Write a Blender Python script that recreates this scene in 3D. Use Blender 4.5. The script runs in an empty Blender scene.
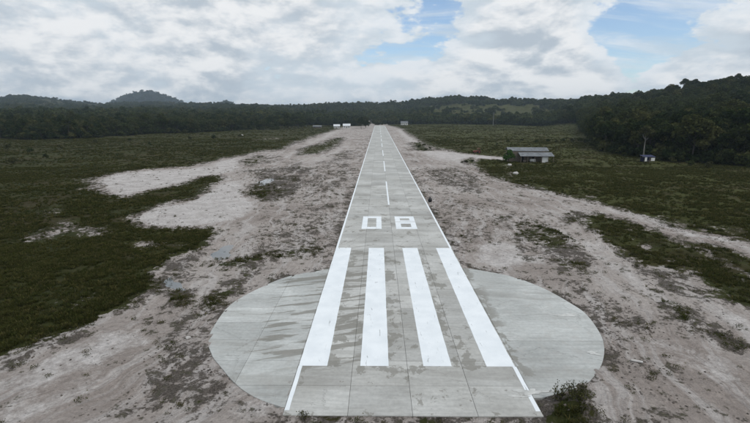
import bpy, bmesh, math, random
import numpy as np
from mathutils import Vector

random.seed(7)
RNG = np.random.default_rng(11)
SC = bpy.context.scene
COL = SC.collection

# ------------------------------------------------------------------ camera
F = 452.0                       # focal length in pixels of the 750 px wide photograph
HC = 17.2                       # drone height above the runway
XC = -2.03                      # drone stands left of the runway axis
PITCH = math.atan(97.5 / F)
YAW = math.atan(3.5 * math.cos(PITCH) / F)      # looks slightly left of the axis
cam_d = bpy.data.cameras.new('camera')
cam = bpy.data.objects.new('camera', cam_d)
COL.objects.link(cam)
cam.location = (XC, 0, HC)
cam.rotation_euler = (math.pi / 2 - PITCH, 0, YAW)
cam_d.sensor_width = 36.0
cam_d.lens = 36.0 * F / 750.0
cam_d.clip_start = 0.5
cam_d.clip_end = 30000
SC.camera = cam
SC.render.resolution_x = 1024
SC.render.resolution_y = 578

# ------------------------------------------------------------------ node helpers
class NT:
    def __init__(s, tree):
        s.t = tree; s.n = tree.nodes; s.l = tree.links
    def new(s, typ, **kw):
        n = s.n.new(typ)
        for k, v in kw.items():
            setattr(n, k, v)
        return n
    def put(s, sock, v):
        if v is None:
            return
        if hasattr(v, 'is_linked') or isinstance(v, bpy.types.NodeSocket):
            s.l.new(v, sock)
        else:
            if isinstance(v, (tuple, list)) and len(v) == 3 and sock.type == 'RGBA':
                v = (*v, 1)
            sock.default_value = v
    def m(s, op, a, b=None, c=None, clamp=False):
        n = s.new('ShaderNodeMath', operation=op, use_clamp=clamp)
        s.put(n.inputs[0], a); s.put(n.inputs[1], b); s.put(n.inputs[2], c)
        return n.outputs[0]
    def vm(s, op, a, b=None):
        n = s.new('ShaderNodeVectorMath', operation=op)
        s.put(n.inputs[0], a); s.put(n.inputs[1], b)
        return n.outputs['Value'] if op in ('DOT_PRODUCT', 'LENGTH') else n.outputs[0]
    def noise(s, vec, scale, detail=4, rough=0.55, dist=0.0):
        n = s.new('ShaderNodeTexNoise')
        s.put(n.inputs['Vector'], vec); n.inputs['Scale'].default_value = scale
        n.inputs['Detail'].default_value = detail; n.inputs['Roughness'].default_value = rough
        n.inputs['Distortion'].default_value = dist
        return n.outputs[0]
    def mix(s, fac, a, b):
        n = s.new('ShaderNodeMix', data_type='RGBA')
        s.put(n.inputs[0], fac); s.put(n.inputs[6], a); s.put(n.inputs[7], b)
        return n.outputs[2]
    def rng(s, v, a, b, c=0.0, d=1.0, smooth=True):
        n = s.new('ShaderNodeMapRange', interpolation_type='SMOOTHSTEP' if smooth else 'LINEAR')
        s.put(n.inputs[0], v)
        for i, q in enumerate((a, b, c, d)):
            n.inputs[1 + i].default_value = q
        return n.outputs[0]
    def xyz(s, x, y, z):
        n = s.new('ShaderNodeCombineXYZ')
        s.put(n.inputs[0], x); s.put(n.inputs[1], y); s.put(n.inputs[2], z)
        return n.outputs[0]
    def sep(s, v):
        n = s.new('ShaderNodeSeparateXYZ'); s.put(n.inputs[0], v)
        return n.outputs
    def attr(s, name):
        n = s.new('ShaderNodeAttribute', attribute_name=name)
        return n.outputs['Fac']

def pix_dir(px, py):
    """world direction of a photograph pixel"""
    u = (px - 375) / F; v = (py - 211.5) / F
    fw = math.cos(PITCH) - v * math.sin(PITCH); up = -(math.sin(PITCH) + v * math.cos(PITCH))
    c, s_ = math.cos(YAW), math.sin(YAW)
    d = Vector((u * c - fw * s_, u * s_ + fw * c, up)); d.normalize()
    return d

# ------------------------------------------------------------------ world: broken cloud over a clear tropical sky
SUN_EL, SUN_AZ = math.radians(52), math.radians(125)      # azimuth from +Y clockwise (behind the camera, to the right)
W = bpy.data.worlds.new('World'); SC.world = W; W.use_nodes = True
w = NT(W.node_tree); w.n.clear()
sky = w.new('ShaderNodeTexSky', sky_type='NISHITA', sun_disc=False)
sky.sun_elevation = SUN_EL; sky.sun_rotation = SUN_AZ; sky.altitude = 200
sky.air_density = 1.0; sky.dust_density = 0.4; sky.ozone_density = 3.0
dirv = w.new('ShaderNodeTexCoord').outputs['Generated']
dx, dy, dz = w.sep(dirv)
zz = w.m('ADD', w.m('MAXIMUM', dz, 0.0), 0.17)
plane = w.xyz(w.m('DIVIDE', dx, zz), w.m('DIVIDE', dy, zz), 0.0)
nA = w.noise(plane, 1.25, 9, 0.58, 0.25)                    # high sheet, seen in perspective
vB = w.xyz(w.m('MULTIPLY', dx, 1.0), w.m('MULTIPLY', dy, 1.0), w.m('MULTIPLY', dz, 2.1))
nB = w.noise(vB, 5.2, 10, 0.56, 0.15)                       # heaped cloud near the horizon
nC = w.noise(vB, 2.3, 3, 0.5, 0.0)
nD = w.noise(vB, 17.0, 8, 0.6, 0.2)
vU = w.vm('ADD', vB, (0.0, 0.0, 0.045))
nU = w.noise(vU, 5.2, 10, 0.56, 0.15)                       # the same heaps a little higher up: gives lit crests and grey bases
nE = w.noise(w.xyz(w.m('MULTIPLY', w.m('DIVIDE', dx, zz), 0.8), w.m('MULTIPLY', w.m('DIVIDE', dy, zz), 2.2), 4.0), 1.6, 9, 0.62, 0.5)   # torn veil
def blob(px, py, r):
    d = pix_dir(px, py)
    c = w.vm('DOT_PRODUCT', dirv, tuple(d))
    return w.rng(c, math.cos(r), 1.0)
cover = w.m('ADD', w.m('MULTIPLY', nA, 0.42), w.m('MULTIPLY', nB, 0.66))
cover = w.m('ADD', cover, w.m('MULTIPLY', nC, 0.25))
cover = w.m('ADD', cover, w.m('MULTIPLY', w.m('SUBTRACT', nD, .5), 0.20))
for (px, py, r, a) in ((655, 44, .20, -.20), (622, 50, .11, -.11), (690, 46, .14, -.05), (470, 24, .15, -.125), (425, 30, .11, -.08),
                       (280, 62, .10, -.12), (500, 66, .20, .24), (572, 82, .11, .24), (612, 92, .07, .10), (735, 30, .10, .10), (530, 45, .10, .12), (715, 78, .12, .22), (665, 84, .07, .14),
                       (640, 8, .12, .10), (120, 40, .45, .12), (260, 20, .25, .08)):
    cover = w.m('ADD', cover, w.m('MULTIPLY', blob(px, py, r), a))
nF = w.noise(vB, 34.0, 6, 0.62, 0.1)
cover = w.m('ADD', cover, w.m('MULTIPLY', w.m('SUBTRACT', nF, .5), 0.10))
fac = w.rng(cover, 0.54, 0.605)
fac = w.m('MAXIMUM', fac, w.m('MULTIPLY', w.rng(nE, .42, .66), .66))
thick = w.rng(cover, 0.60, 0.82)
lit = w.m('SUBTRACT', nB, nU)
tone = w.m('ADD', w.m('MULTIPLY', lit, 3.2), w.m('ADD', w.m('MULTIPLY', w.m('SUBTRACT', nA, .5), 1.1), w.m('MULTIPLY', w.m('SUBTRACT', nD, .5), .5)))
tone = w.rng(tone, -.34, .30)
c_thin = w.mix(tone, (.66, .75, .83), (.88, .93, .98))
c_thick = w.mix(tone, (.53, .605, .685), (.97, .985, 1.0))
ccol = w.mix(thick, c_thin, c_thick)
fac = w.m('ADD', w.m('MULTIPLY', fac, 0.95), 0.05)
bg_sky = w.new('ShaderNodeBackground'); w.put(bg_sky.inputs[0], sky.outputs[0]); bg_sky.inputs[1].default_value = 0.15
bg_cl = w.new('ShaderNodeBackground'); w.put(bg_cl.inputs[0], ccol); bg_cl.inputs[1].default_value = 0.95
mx = w.new('ShaderNodeMixShader'); w.put(mx.inputs[0], fac)
w.l.new(bg_sky.outputs[0], mx.inputs[1]); w.l.new(bg_cl.outputs[0], mx.inputs[2])
w.l.new(mx.outputs[0], w.new('ShaderNodeOutputWorld').inputs[0])

# ------------------------------------------------------------------ sun behind thin cloud, exposure
sun_d = bpy.data.lights.new('sun', 'SUN'); sun = bpy.data.objects.new('sun', sun_d); COL.objects.link(sun)
sun_d.energy = 1.25; sun_d.angle = math.radians(10); sun_d.color = (1.0, 0.96, 0.90)
sd = Vector((math.sin(SUN_AZ) * math.cos(SUN_EL), math.cos(SUN_AZ) * math.cos(SUN_EL), math.sin(SUN_EL)))
sun.rotation_euler = sd.to_track_quat('Z', 'Y').to_euler()
sun.location = (0, 0, 300)
vs = SC.view_settings
vs.view_transform = 'Standard'; vs.look = 'None'; vs.gamma = 1.0; vs.use_curve_mapping = False
vs.exposure = -0.05
SC.render.engine = 'CYCLES'
cy = SC.cycles
cy.use_denoising = True
cy.max_bounces = 5; cy.diffuse_bounces = 3; cy.glossy_bounces = 2; cy.transmission_bounces = 3
cy.volume_bounces = 1; cy.transparent_max_bounces = 6
cy.caustics_reflective = False; cy.caustics_refractive = False

# ------------------------------------------------------------------ numeric helpers
def G(px, py):
    """photograph pixel -> point on the level ground"""
    d = pix_dir(px, py)
    t = HC / -d.z
    return (XC + d.x * t, d.y * t)

def GP(pts):
    return np.array([G(*p) for p in pts])

def _hash(ix, iy, s):
    n = (ix.astype(np.int64) * 374761393 + iy.astype(np.int64) * 668265263 + s * 982451653) & 0xffffffff
    n = ((n ^ (n >> 13)) * 1274126177) & 0xffffffff
    n = n ^ (n >> 16)
    return (n & 0xffff) / 65535.0

def vnoise(x, y, s=0):
    x0 = np.floor(x); y0 = np.floor(y)
    fx = x - x0; fy = y - y0
    fx = fx * fx * (3 - 2 * fx); fy = fy * fy * (3 - 2 * fy)
    a = _hash(x0, y0, s); b = _hash(x0 + 1, y0, s); c = _hash(x0, y0 + 1, s); d = _hash(x0 + 1, y0 + 1, s)
    return (a + (b - a) * fx) * (1 - fy) + (c + (d - c) * fx) * fy

def fbm(x, y, octs=4, s=0):
    t = np.zeros_like(x, dtype=float); amp = 0.5; tot = 0
    for i in range(octs):
        t += amp * vnoise(x * 2 ** i + 17.3 * i, y * 2 ** i - 9.1 * i, s + i); tot += amp; amp *= 0.5
    return t / tot

def sstep(v, a, b):
    t = np.clip((v - a) / (b - a), 0, 1)
    return t * t * (3 - 2 * t)

def sdist(poly, x, y, lim):
    """signed distance to a polygon (positive inside), clipped to +-lim; evaluated only near its box"""
    out = np.full(x.shape, -lim, float)
    lo = poly.min(0) - lim; hi = poly.max(0) + lim
    sel = (x > lo[0]) & (x < hi[0]) & (y > lo[1]) & (y < hi[1])
    if not sel.any():
        return out
    xs, ys = x[sel], y[sel]
    d2 = np.full(xs.shape, 1e18); ins = np.zeros(xs.shape, bool)
    n = len(poly)
    for i in range(n):
        ax, ay = poly[i]; bx, by = poly[(i + 1) % n]
        ex, ey = bx - ax, by - ay
        t = np.clip(((xs - ax) * ex + (ys - ay) * ey) / max(ex * ex + ey * ey, 1e-9), 0, 1)
        d2 = np.minimum(d2, (xs - ax - t * ex) ** 2 + (ys - ay - t * ey) ** 2)
        c = ((ay > ys) != (by > ys))
        if ey != 0:
            c &= xs < (ex * (ys - ay) / ey + ax)
            ins ^= c
    d = np.sqrt(d2)
    out[sel] = np.clip(np.where(ins, d, -d), -lim, lim)
    return out

def polyline_uv(line, x, y):
    """signed side distance and arc length along a polyline"""
    best = np.full(x.shape, 1e18); u = np.zeros(x.shape); v = np.zeros(x.shape); acc = 0.0
    for i in range(len(line) - 1):
        ax, ay = line[i]; bx, by = line[i + 1]
        ex, ey = bx - ax, by - ay; L = math.hypot(ex, ey)
        tt = ((x - ax) * ex + (y - ay) * ey) / (L * L)
        t = np.clip(tt, 0, 1)
        d2 = (x - ax - t * ex) ** 2 + (y - ay - t * ey) ** 2
        s = np.sign((x - ax) * ey - (y - ay) * ex)
        k = d2 < best
        best = np.where(k, d2, best); u = np.where(k, s * np.sqrt(d2), u); v = np.where(k, acc + t * L, v)
        acc += L
    return u, v

def smooth_poly(pts, n=8):
    """Catmull-Rom through open point list"""
    p = np.vstack([2 * pts[0] - pts[1], pts, 2 * pts[-1] - pts[-2]])
    out = []
    for i in range(1, len(p) - 2):
        for k in range(n):
            t = k / n
            out.append(.5 * ((2 * p[i]) + (-p[i - 1] + p[i + 1]) * t + (2 * p[i - 1] - 5 * p[i] + 4 * p[i + 1] - p[i + 2]) * t * t
                             + (-p[i - 1] + 3 * p[i] - 3 * p[i + 1] + p[i + 2]) * t ** 3))
    out.append(p[-2])
    return np.array(out)

# ------------------------------------------------------------------ object helpers
def mesh_obj(name, verts, faces, mat, parent=None, smooth=False):
    me = bpy.data.meshes.new(name)
    me.from_pydata([tuple(v) for v in verts], [], [tuple(f) for f in faces])
    me.materials.append(mat)
    if smooth:
        me.polygons.foreach_set('use_smooth', [True] * len(me.polygons))
    o = bpy.data.objects.new(name, me); COL.objects.link(o)
    if parent: o.parent = parent
    return o

def big_mesh(name, verts, faces, mat):
    """numpy verts (n,3), faces (m,k) -> mesh data"""
    me = bpy.data.meshes.new(name)
    n, k = faces.shape
    me.vertices.add(len(verts)); me.vertices.foreach_set('co', np.ascontiguousarray(verts, np.float32).ravel())
    me.loops.add(n * k); me.loops.foreach_set('vertex_index', np.ascontiguousarray(faces, np.int32).ravel())
    me.polygons.add(n); me.polygons.foreach_set('loop_start', np.arange(0, n * k, k, dtype=np.int32))
    me.update(calc_edges=True)
    if mat: me.materials.append(mat)
    return me

class MB:
    def __init__(s): s.v = []; s.f = []
    def box(s, c, d, rz=0.0, taper=1.0):
        cx, cy_, cz = c; i0 = len(s.v); cs, sn = math.cos(rz), math.sin(rz)
        for z in (-1, 1):
            k = taper if z > 0 else 1.0
            for x, y in ((-1, -1), (1, -1), (1, 1), (-1, 1)):
                lx, ly = x * d[0] / 2 * k, y * d[1] / 2 * k
                s.v.append((cx + lx * cs - ly * sn, cy_ + lx * sn + ly * cs, cz + z * d[2] / 2))
        for q in ((3, 2, 1, 0), (4, 5, 6, 7), (0, 1, 5, 4), (1, 2, 6, 5), (2, 3, 7, 6), (3, 0, 4, 7)):
            s.f.append(tuple(i0 + a for a in q))
        return s
    def prism(s, prof, axis_pts):
        """closed profile list of (a,b) lofted between frames [(origin, A, B)]"""
        i0 = len(s.v); n = len(prof)
        for o, A, B in axis_pts:
            for a, b in prof:
                s.v.append(tuple(Vector(o) + Vector(A) * a + Vector(B) * b))
        m = len(axis_pts)
        for k in range(m - 1):
            for i in range(n):
                j = (i + 1) % n
                s.f.append((i0 + k * n + i, i0 + k * n + j, i0 + (k + 1) * n + j, i0 + (k + 1) * n + i))
        s.f.append(tuple(i0 + i for i in range(n - 1, -1, -1)))
        s.f.append(tuple(i0 + (m - 1) * n + i for i in range(n)))
        return s
    def tube(s, pts, radii, n=7):
        fr = []
        pts = [Vector(p) for p in pts]
        for i, p in enumerate(pts):
            t = (pts[min(i + 1, len(pts) - 1)] - pts[max(i - 1, 0)]).normalized()
            a = t.orthogonal().normalized(); b = t.cross(a)
            fr.append((p, a * radii[i], b * radii[i]))
        return s.prism([(math.cos(2 * math.pi * k / n), math.sin(2 * math.pi * k / n)) for k in range(n)], fr)
    def build(s, name, mat, parent=None, smooth=False):
        return mesh_obj(name, s.v, s.f, mat, parent, smooth)

def tag(o, label=None, cat=None, group=None, kind=None):
    if label: o['label'] = label
    if cat: o['category'] = cat
    if group: o['group'] = group
    if kind: o['kind'] = kind
    return o

def empty(name, loc, rz=0.0):
    o = bpy.data.objects.new(name, None); COL.objects.link(o)
    o.location = loc; o.rotation_euler = (0, 0, rz); o.empty_display_size = 0.5
    return o

# ------------------------------------------------------------------ materials
def new_mat(name):
    m = bpy.data.materials.new(name); m.use_nodes = True
    t = NT(m.node_tree); t.n.clear()
    b = t.new('ShaderNodeBsdfPrincipled'); o = t.new('ShaderNodeOutputMaterial')
    t.l.new(b.outputs[0], o.inputs[0])
    b.inputs['Specular IOR Level'].default_value = 0.25
    return m, t, b, o

def bump(t, b, h, strength, dist):
    n = t.new('ShaderNodeBump'); n.inputs['Strength'].default_value = strength; n.inputs['Distance'].default_value = dist
    t.put(n.inputs['Height'], h); t.l.new(n.outputs[0], b.inputs['Normal'])

def plain_mat(name, col, rough=0.8, var=0.25, scale=1.5, metal=0.0):
    m, t, b, o = new_mat(name)
    pos = t.new('ShaderNodeNewGeometry').outputs['Position']
    n = t.noise(pos, scale, 5, 0.6)
    k = t.rng(n, .3, .7, 1 - var, 1 + var, False)
    t.put(b.inputs['Base Color'], t.vm('MULTIPLY', tuple(col), t.xyz(k, k, k)))
    b.inputs['Roughness'].default_value = rough; b.inputs['Metallic'].default_value = metal
    return m

def foliage_mat(name, c1, c2, c3, trans=0.25, wide=None):
    m, t, b, o = new_mat(name)
    oi = t.new('ShaderNodeObjectInfo')
    pos = t.new('ShaderNodeTexCoord').outputs['Object']
    n = t.noise(pos, 0.55, 3, 0.6)
    col = t.mix(t.rng(n, .35, .65), c1, c2)
    col = t.mix(t.m('POWER', oi.outputs['Random'], 2.6), col, c3)
    if wide:
        wp = t.noise(t.new('ShaderNodeNewGeometry').outputs['Position'], .0075, 5, .6, .4)
        col = t.mix(t.m('MULTIPLY', t.rng(wp, .47, .60), .75), col, wide)
    pa = t.attr('leaf')
    k = t.rng(pa, 0, 1, .5, 1.5, False)
    col = t.vm('MULTIPLY', col, t.xyz(k, k, k))
    d = t.new('ShaderNodeBsdfDiffuse'); t.put(d.inputs[0], col)
    tr = t.new('ShaderNodeBsdfTranslucent'); t.put(tr.inputs[0], col)
    mx = t.new('ShaderNodeMixShader'); mx.inputs[0].default_value = trans
    t.l.new(d.outputs[0], mx.inputs[1]); t.l.new(tr.outputs[0], mx.inputs[2])
    t.l.new(mx.outputs[0], o.inputs[0]); t.n.remove(b)
    return m

def concrete_mat():
    m, t, b, o = new_mat('concrete')
    pos = t.new('ShaderNodeNewGeometry').outputs['Position']
    x, y, z = t.sep(pos)
    rnd = t.m('ADD', t.new('ShaderNodeObjectInfo').outputs['Random'], t.attr('rnd'))
    rnd = t.m('FRACT', rnd)
    big = t.noise(pos, 0.16, 5, 0.6, 0.3)
    fine = t.noise(pos, 3.5, 6, 0.65)
    brush = t.noise(t.xyz(t.m('MULTIPLY', x, .5), t.m('MULTIPLY', y, 3.2), 0.0), 1.0, 5, 0.6, 0.4)
    warm = t.m('SUBTRACT', 1.0, t.rng(t.m('ABSOLUTE', x), 7.60, 7.64))
    ca = t.mix(t.rng(big, .32, .68), (.385, .392, .378), (.505, .515, .500))
    cb = t.mix(t.rng(big, .32, .68), (.378, .372, .350), (.488, .485, .465))
    col = t.mix(warm, ca, cb)
    k = t.m('ADD', t.m('MULTIPLY', rnd, .26), .87)
    k = t.m('MULTIPLY', k, t.rng(fine, .3, .7, .88, 1.10, False))
    k = t.m('MULTIPLY', k, t.rng(brush, .3, .7, .88, 1.10, False))
    col = t.vm('MULTIPLY', col, t.xyz(k, k, k))
    # old damp runs left where water drained sideways off the painted bars
    rv = t.m('ADD', t.m('MULTIPLY', y, 1.15), t.m('MULTIPLY', x, -.32))
    run = t.noise(t.xyz(t.m('MULTIPLY', x, .16), rv, 3.0), 1.0, 5, 0.6, 0.5)
    zone = t.m('MULTIPLY', t.rng(y, 26, 31), t.m('SUBTRACT', 1.0, t.rng(y, 50, 66)))
    left = t.m('MULTIPLY', t.rng(x, -13.0, -10.2), t.m('SUBTRACT', 1.0, t.rng(x, -3.6, -1.0)))
    run = t.m('ADD', run, t.m('MULTIPLY', t.m('SUBTRACT', left, 1.0), .12))
    st = t.m('MULTIPLY', t.rng(run, .505, .535), t.m('MULTIPLY', zone, t.rng(left, .02, .2)))
    # damp skirts along the bars' right sides and under their near ends
    near_ = None
    for e in (-5.58, -1.29, 3.10, 7.50):
        d_ = t.m('SUBTRACT', x, e)
        q = t.m('MULTIPLY', t.rng(d_, -.25, .1), t.m('SUBTRACT', 1.0, t.rng(d_, .3, 1.7)))
        near_ = q if near_ is None else t.m('MAXIMUM', near_, q)
    near_ = t.m('MULTIPLY', near_, t.m('MULTIPLY', t.rng(y, 28, 29.5), t.m('SUBTRACT', 1.0, t.rng(y, 54, 58))))
    under = t.m('MULTIPLY', t.rng(y, 26.6, 28.4), t.m('SUBTRACT', 1.0, t.rng(y, 28.6, 28.7)))
    bl = t.noise(t.xyz(t.m('MULTIPLY', x, .55), t.m('MULTIPLY', y, .42), 9.0), 1.0, 7, 0.68, 0.2)
    bl = t.m('ADD', bl, t.m('ADD', t.m('MULTIPLY', near_, .085), t.m('MULTIPLY', under, .07)))
    lane = t.m('SUBTRACT', 1.0, t.rng(t.m('ABSOLUTE', x), 7.9, 9.2))
    bl = t.m('MULTIPLY', t.rng(bl, .575, .605), t.m('MULTIPLY', lane, t.m('SUBTRACT', 1.0, t.rng(y, 70, 150))))
    st = t.m('MAXIMUM', t.m('MULTIPLY', st, .72), t.m('MULTIPLY', bl, .62))
    # worn hairline cracks
    vo = t.new('ShaderNodeTexVoronoi', feature='DISTANCE_TO_EDGE'); vo.inputs['Scale'].default_value = .23
    t.put(vo.inputs['Vector'], t.vm('ADD', pos, t.vm('MULTIPLY', t.xyz(fine, brush, 0.0), (1.3, 1.3, 0))))
    crack = t.m('MULTIPLY', t.m('SUBTRACT', 1.0, t.rng(vo.outputs['Distance'], .002, .008)), t.rng(t.noise(pos, .11, 2), .50, .58))
    col = t.mix(st, col, (.180, .170, .143))
    col = t.mix(t.m('MULTIPLY', crack, .5), col, (.13, .125, .11))
    # sideways grooming bands that carry down the whole strip
    band = t.noise(t.xyz(t.m('MULTIPLY', x, .05), t.m('MULTIPLY', y, .42), 21.0), 1.0, 5, 0.6, .3)
    col = t.mix(t.m('MULTIPLY', t.rng(band, .50, .66), .38), col, (.24, .228, .205))
    # blown sand along the outer edges
    ed = t.noise(pos, .9, 5, .65, .4)
    rim = t.m('MULTIPLY', t.rng(ed, .52, .66), t.rng(t.m('ABSOLUTE', x), 6.9, 7.6))
    col = t.mix(t.m('MULTIPLY', rim, .18), col, (.36, .32, .29))
    t.put(b.inputs['Base Color'], col)
    b.inputs['Roughness'].default_value = 0.8
    bump(t, b, t.m('ADD', fine, brush), .25, .02)
    return m

def paint_mat():
    m, t, b, o = new_mat('white_paint')
    pos = t.new('ShaderNodeNewGeometry').outputs['Position']
    x, y, z = t.sep(pos)
    n = t.noise(pos, .6, 6, .6)
    sc = t.noise(t.xyz(t.m('MULTIPLY', x, 3.4), t.m('MULTIPLY', y, .5), 5.0), 1.0, 5, .7, .6)
    col = t.mix(t.rng(n, .3, .7), (.74, .775, .80), (.83, .86, .88))
    col = t.mix(t.m('MULTIPLY', t.rng(sc, .635, .67), .75), col, (.30, .31, .31))
    fn = t.noise(pos, 9, 4, .7)
    col = t.mix(t.m('MULTIPLY', t.rng(fn, .62, .72), .35), col, (.40, .41, .40))
    t.put(b.inputs['Base Color'], col); b.inputs['Roughness'].default_value = .6
    return m

def ground_mat():
    m, t, b, o = new_mat('sandy_ground')
    pos = t.new('ShaderNodeNewGeometry').outputs['Position']
    x, y, z = t.sep(pos)
    gr, dk, br, u, v = (t.attr(a) for a in ('grass', 'dark', 'bright', 'u', 'v'))
    wv = t.noise(pos, .12, 3, .5)
    fl = t.xyz(t.m('ADD', u, t.m('MULTIPLY', wv, 5.0)), t.m('MULTIPLY', v, .12), 0.0)
    s1 = t.noise(fl, .55, 6, .62, .5)                    # drag and wheel streaks
    s2 = t.noise(fl, 2.6, 5, .62, .3)
    lo = t.noise(pos, .055, 5, .6, .3)
    mid = t.noise(pos, .35, 6, .65, .4)
    fin = t.noise(pos, 2.2, 6, .7, .2)
    vf = t.noise(pos, 9.0, 4, .7)
    sand = t.mix(t.rng(lo, .35, .65), (.315, .272, .246), (.440, .395, .366))
    sand = t.mix(t.m('MULTIPLY', t.rng(s1, .48, .60), .7), sand, (.500, .465, .445))
    sand = t.mix(t.m('MULTIPLY', t.rng(s2, .50, .66), .40), sand, (.205, .170, .148))
    bq = t.m('ADD', br, t.m('ADD', t.m('MULTIPLY', t.m('SUBTRACT', mid, .5), 1.2), t.m('MULTIPLY', t.m('SUBTRACT', fin, .5), .9)))
    sand = t.mix(t.rng(bq, .2, .85), sand, t.mix(t.rng(mid, .35, .65), (.45, .415, .395), (.58, .545, .525)))
    # churned topsoil
    cl = t.noise(pos, .95, 7, .68, .6)
    dd = t.m('ADD', t.m('MULTIPLY', t.m('MAXIMUM', dk, .14), .85), t.m('ADD', t.m('MULTIPLY', t.m('SUBTRACT', mid, .5), 1.5), t.m('MULTIPLY', t.m('SUBTRACT', s1, .5), -.9)))
    bl_ = t.noise(pos, .14, 6, .62, .8)
    dd = t.m('ADD', dd, t.m('MULTIPLY', t.m('SUBTRACT', bl_, .5), 1.5))
    dd = t.m('ADD', dd, t.m('ADD', t.m('MULTIPLY', t.m('SUBTRACT', fin, .5), 1.9), t.m('MULTIPLY', t.m('SUBTRACT', cl, .5), 2.2)))
    dd = t.m('SUBTRACT', dd, t.m('MULTIPLY', br, .30))
    df = t.rng(dd, .30, .62)
    soil = t.mix(t.rng(vf, .35, .65), (.040, .034, .028), (.118, .100, .086))
    soil = t.mix(t.m('MULTIPLY', t.rng(cl, .54, .64), .55), soil, (.060, .062, .028))
    col = t.mix(t.m('MULTIPLY', df, .92), sand, soil)
    k = t.rng(t.m('ADD', t.m('MULTIPLY', fin, .55), t.m('MULTIPLY', vf, .45)), .34, .66, .62, 1.22, False)
    col = t.vm('MULTIPLY', col, t.xyz(k, k, k))
    # grass cover
    gg = t.m('ADD', gr, t.m('ADD', t.m('MULTIPLY', t.m('SUBTRACT', mid, .5), 1.4), t.m('MULTIPLY', t.m('SUBTRACT', cl, .5), 1.8)))
    gg = t.m('ADD', gg, t.m('MULTIPLY', t.m('SUBTRACT', fin, .5), .9))
    gf = t.rng(gg, .42, .60)
    far = t.noise(pos, .018, 5, .6, .4)
    g = t.mix(t.rng(lo, .38, .62), (.030, .034, .010), (.044, .047, .014))
    g = t.mix(t.m('MULTIPLY', t.rng(far, .45, .62), .55), g, (.060, .058, .021))
    g = t.mix(t.m('MULTIPLY', t.rng(x, 15, 60), .65), g, (.072, .077, .023))
    g = t.mix(t.m('MULTIPLY', t.rng(mid, .45, .66), .5), g, (.018, .023, .008))
    g = t.mix(t.m('MULTIPLY', t.rng(fin, .52, .70), .5), g, (.060, .056, .024))
    g = t.mix(t.m('MULTIPLY', t.rng(t.noise(pos, .09, 5, .6, .5), .48, .62), .6), g, (.050, .037, .019))
    col = t.mix(gf, col, g)
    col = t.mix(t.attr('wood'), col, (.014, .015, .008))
    t.put(b.inputs['Base Color'], col)
    b.inputs['Roughness'].default_value = .95
    b.inputs['Specular IOR Level'].default_value = .1
    bump(t, b, t.m('ADD', t.m('MULTIPLY', fin, .8), t.m('ADD', t.m('MULTIPLY', s2, .5), t.m('MULTIPLY', mid, .6))), 1.0, .32)
    return m

M = {}
M['concrete'] = concrete_mat()
M['paint'] = paint_mat()
M['ground'] = ground_mat()
M['joint'] = plain_mat('joint_filler', (.085, .08, .072), .95)
M['cement'] = plain_mat('dried_cement', (.52, .52, .50), .9, .2, 2.0)
M['leaf_forest'] = foliage_mat('forest_leaves', (.014, .024, .009), (.034, .046, .015), (.080, .080, .030), .25, (.056, .068, .028))
M['leaf_savanna'] = foliage_mat('savanna_leaves', (.030, .042, .015), (.050, .062, .022), (.060, .060, .028))
M['leaf_bright'] = foliage_mat('bright_leaves', (.035, .075, .018), (.052, .11, .025), (.05, .09, .025))
M['grass'] = foliage_mat('grass_blades', (.034, .041, .011), (.054, .059, .017), (.100, .088, .034), .35, (.072, .074, .024))
M['weed'] = foliage_mat('weed_leaves', (.045, .050, .018), (.080, .080, .030), (.12, .105, .060), .3)
M['bark'] = plain_mat('bark', (.06, .052, .043), .95, .3, 4)
M['pale_bark'] = plain_mat('pale_bark', (.20, .19, .17), .9, .2, 4)
M['clod'] = plain_mat('soil_clod', (.10, .086, .075), .95, .5, 1.2)
M['stone'] = plain_mat('pale_stone', (.45, .43, .41), .9, .2, 3)
M['zinc'] = plain_mat('zinc_roof', (.165, .175, .185), .75, .35, .7)
M['white_wall'] = plain_mat('white_wall', (.62, .62, .60), .85, .15, .8)
M['white_roof'] = plain_mat('white_roof', (.62, .64, .66), .6, .1, .8)
M['wood'] = plain_mat('weathered_wood', (.15, .125, .10), .9, .35, 3)
M['inside_shade'] = plain_mat('painted_interior_shade', (.02, .02, .02), .9, .2, 2)  # near-black colour stands in for the shade inside the shed
M['blue_tarp'] = plain_mat('blue_tarp', (.030, .036, .085), .55, .3, 3)
M['red_paint'] = plain_mat('red_paint', (.20, .060, .045), .5, .2, 3)
M['rubber'] = plain_mat('black_rubber', (.018, .018, .018), .8, .2, 3)
M['glass'] = plain_mat('dark_glass', (.03, .035, .04), .1, .1, 3)
M['black_plastic'] = plain_mat('black_plastic', (.014, .014, .016), .35, .2, 6)
M['galvanised'] = plain_mat('galvanised_steel', (.26, .26, .26), .5, .1, 2)
def water_mat():
    m, t, b, o = new_mat('puddle_water')
    pos = t.new('ShaderNodeNewGeometry').outputs['Position']
    t.put(b.inputs['Base Color'], t.mix(t.noise(pos, .8, 3), (.10, .105, .11), (.17, .175, .175)))
    b.inputs['Roughness'].default_value = .04; b.inputs['Specular IOR Level'].default_value = .9
    bump(t, b, t.noise(pos, 5, 2), .05, .01)
    return m
M['water'] = water_mat()

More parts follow.
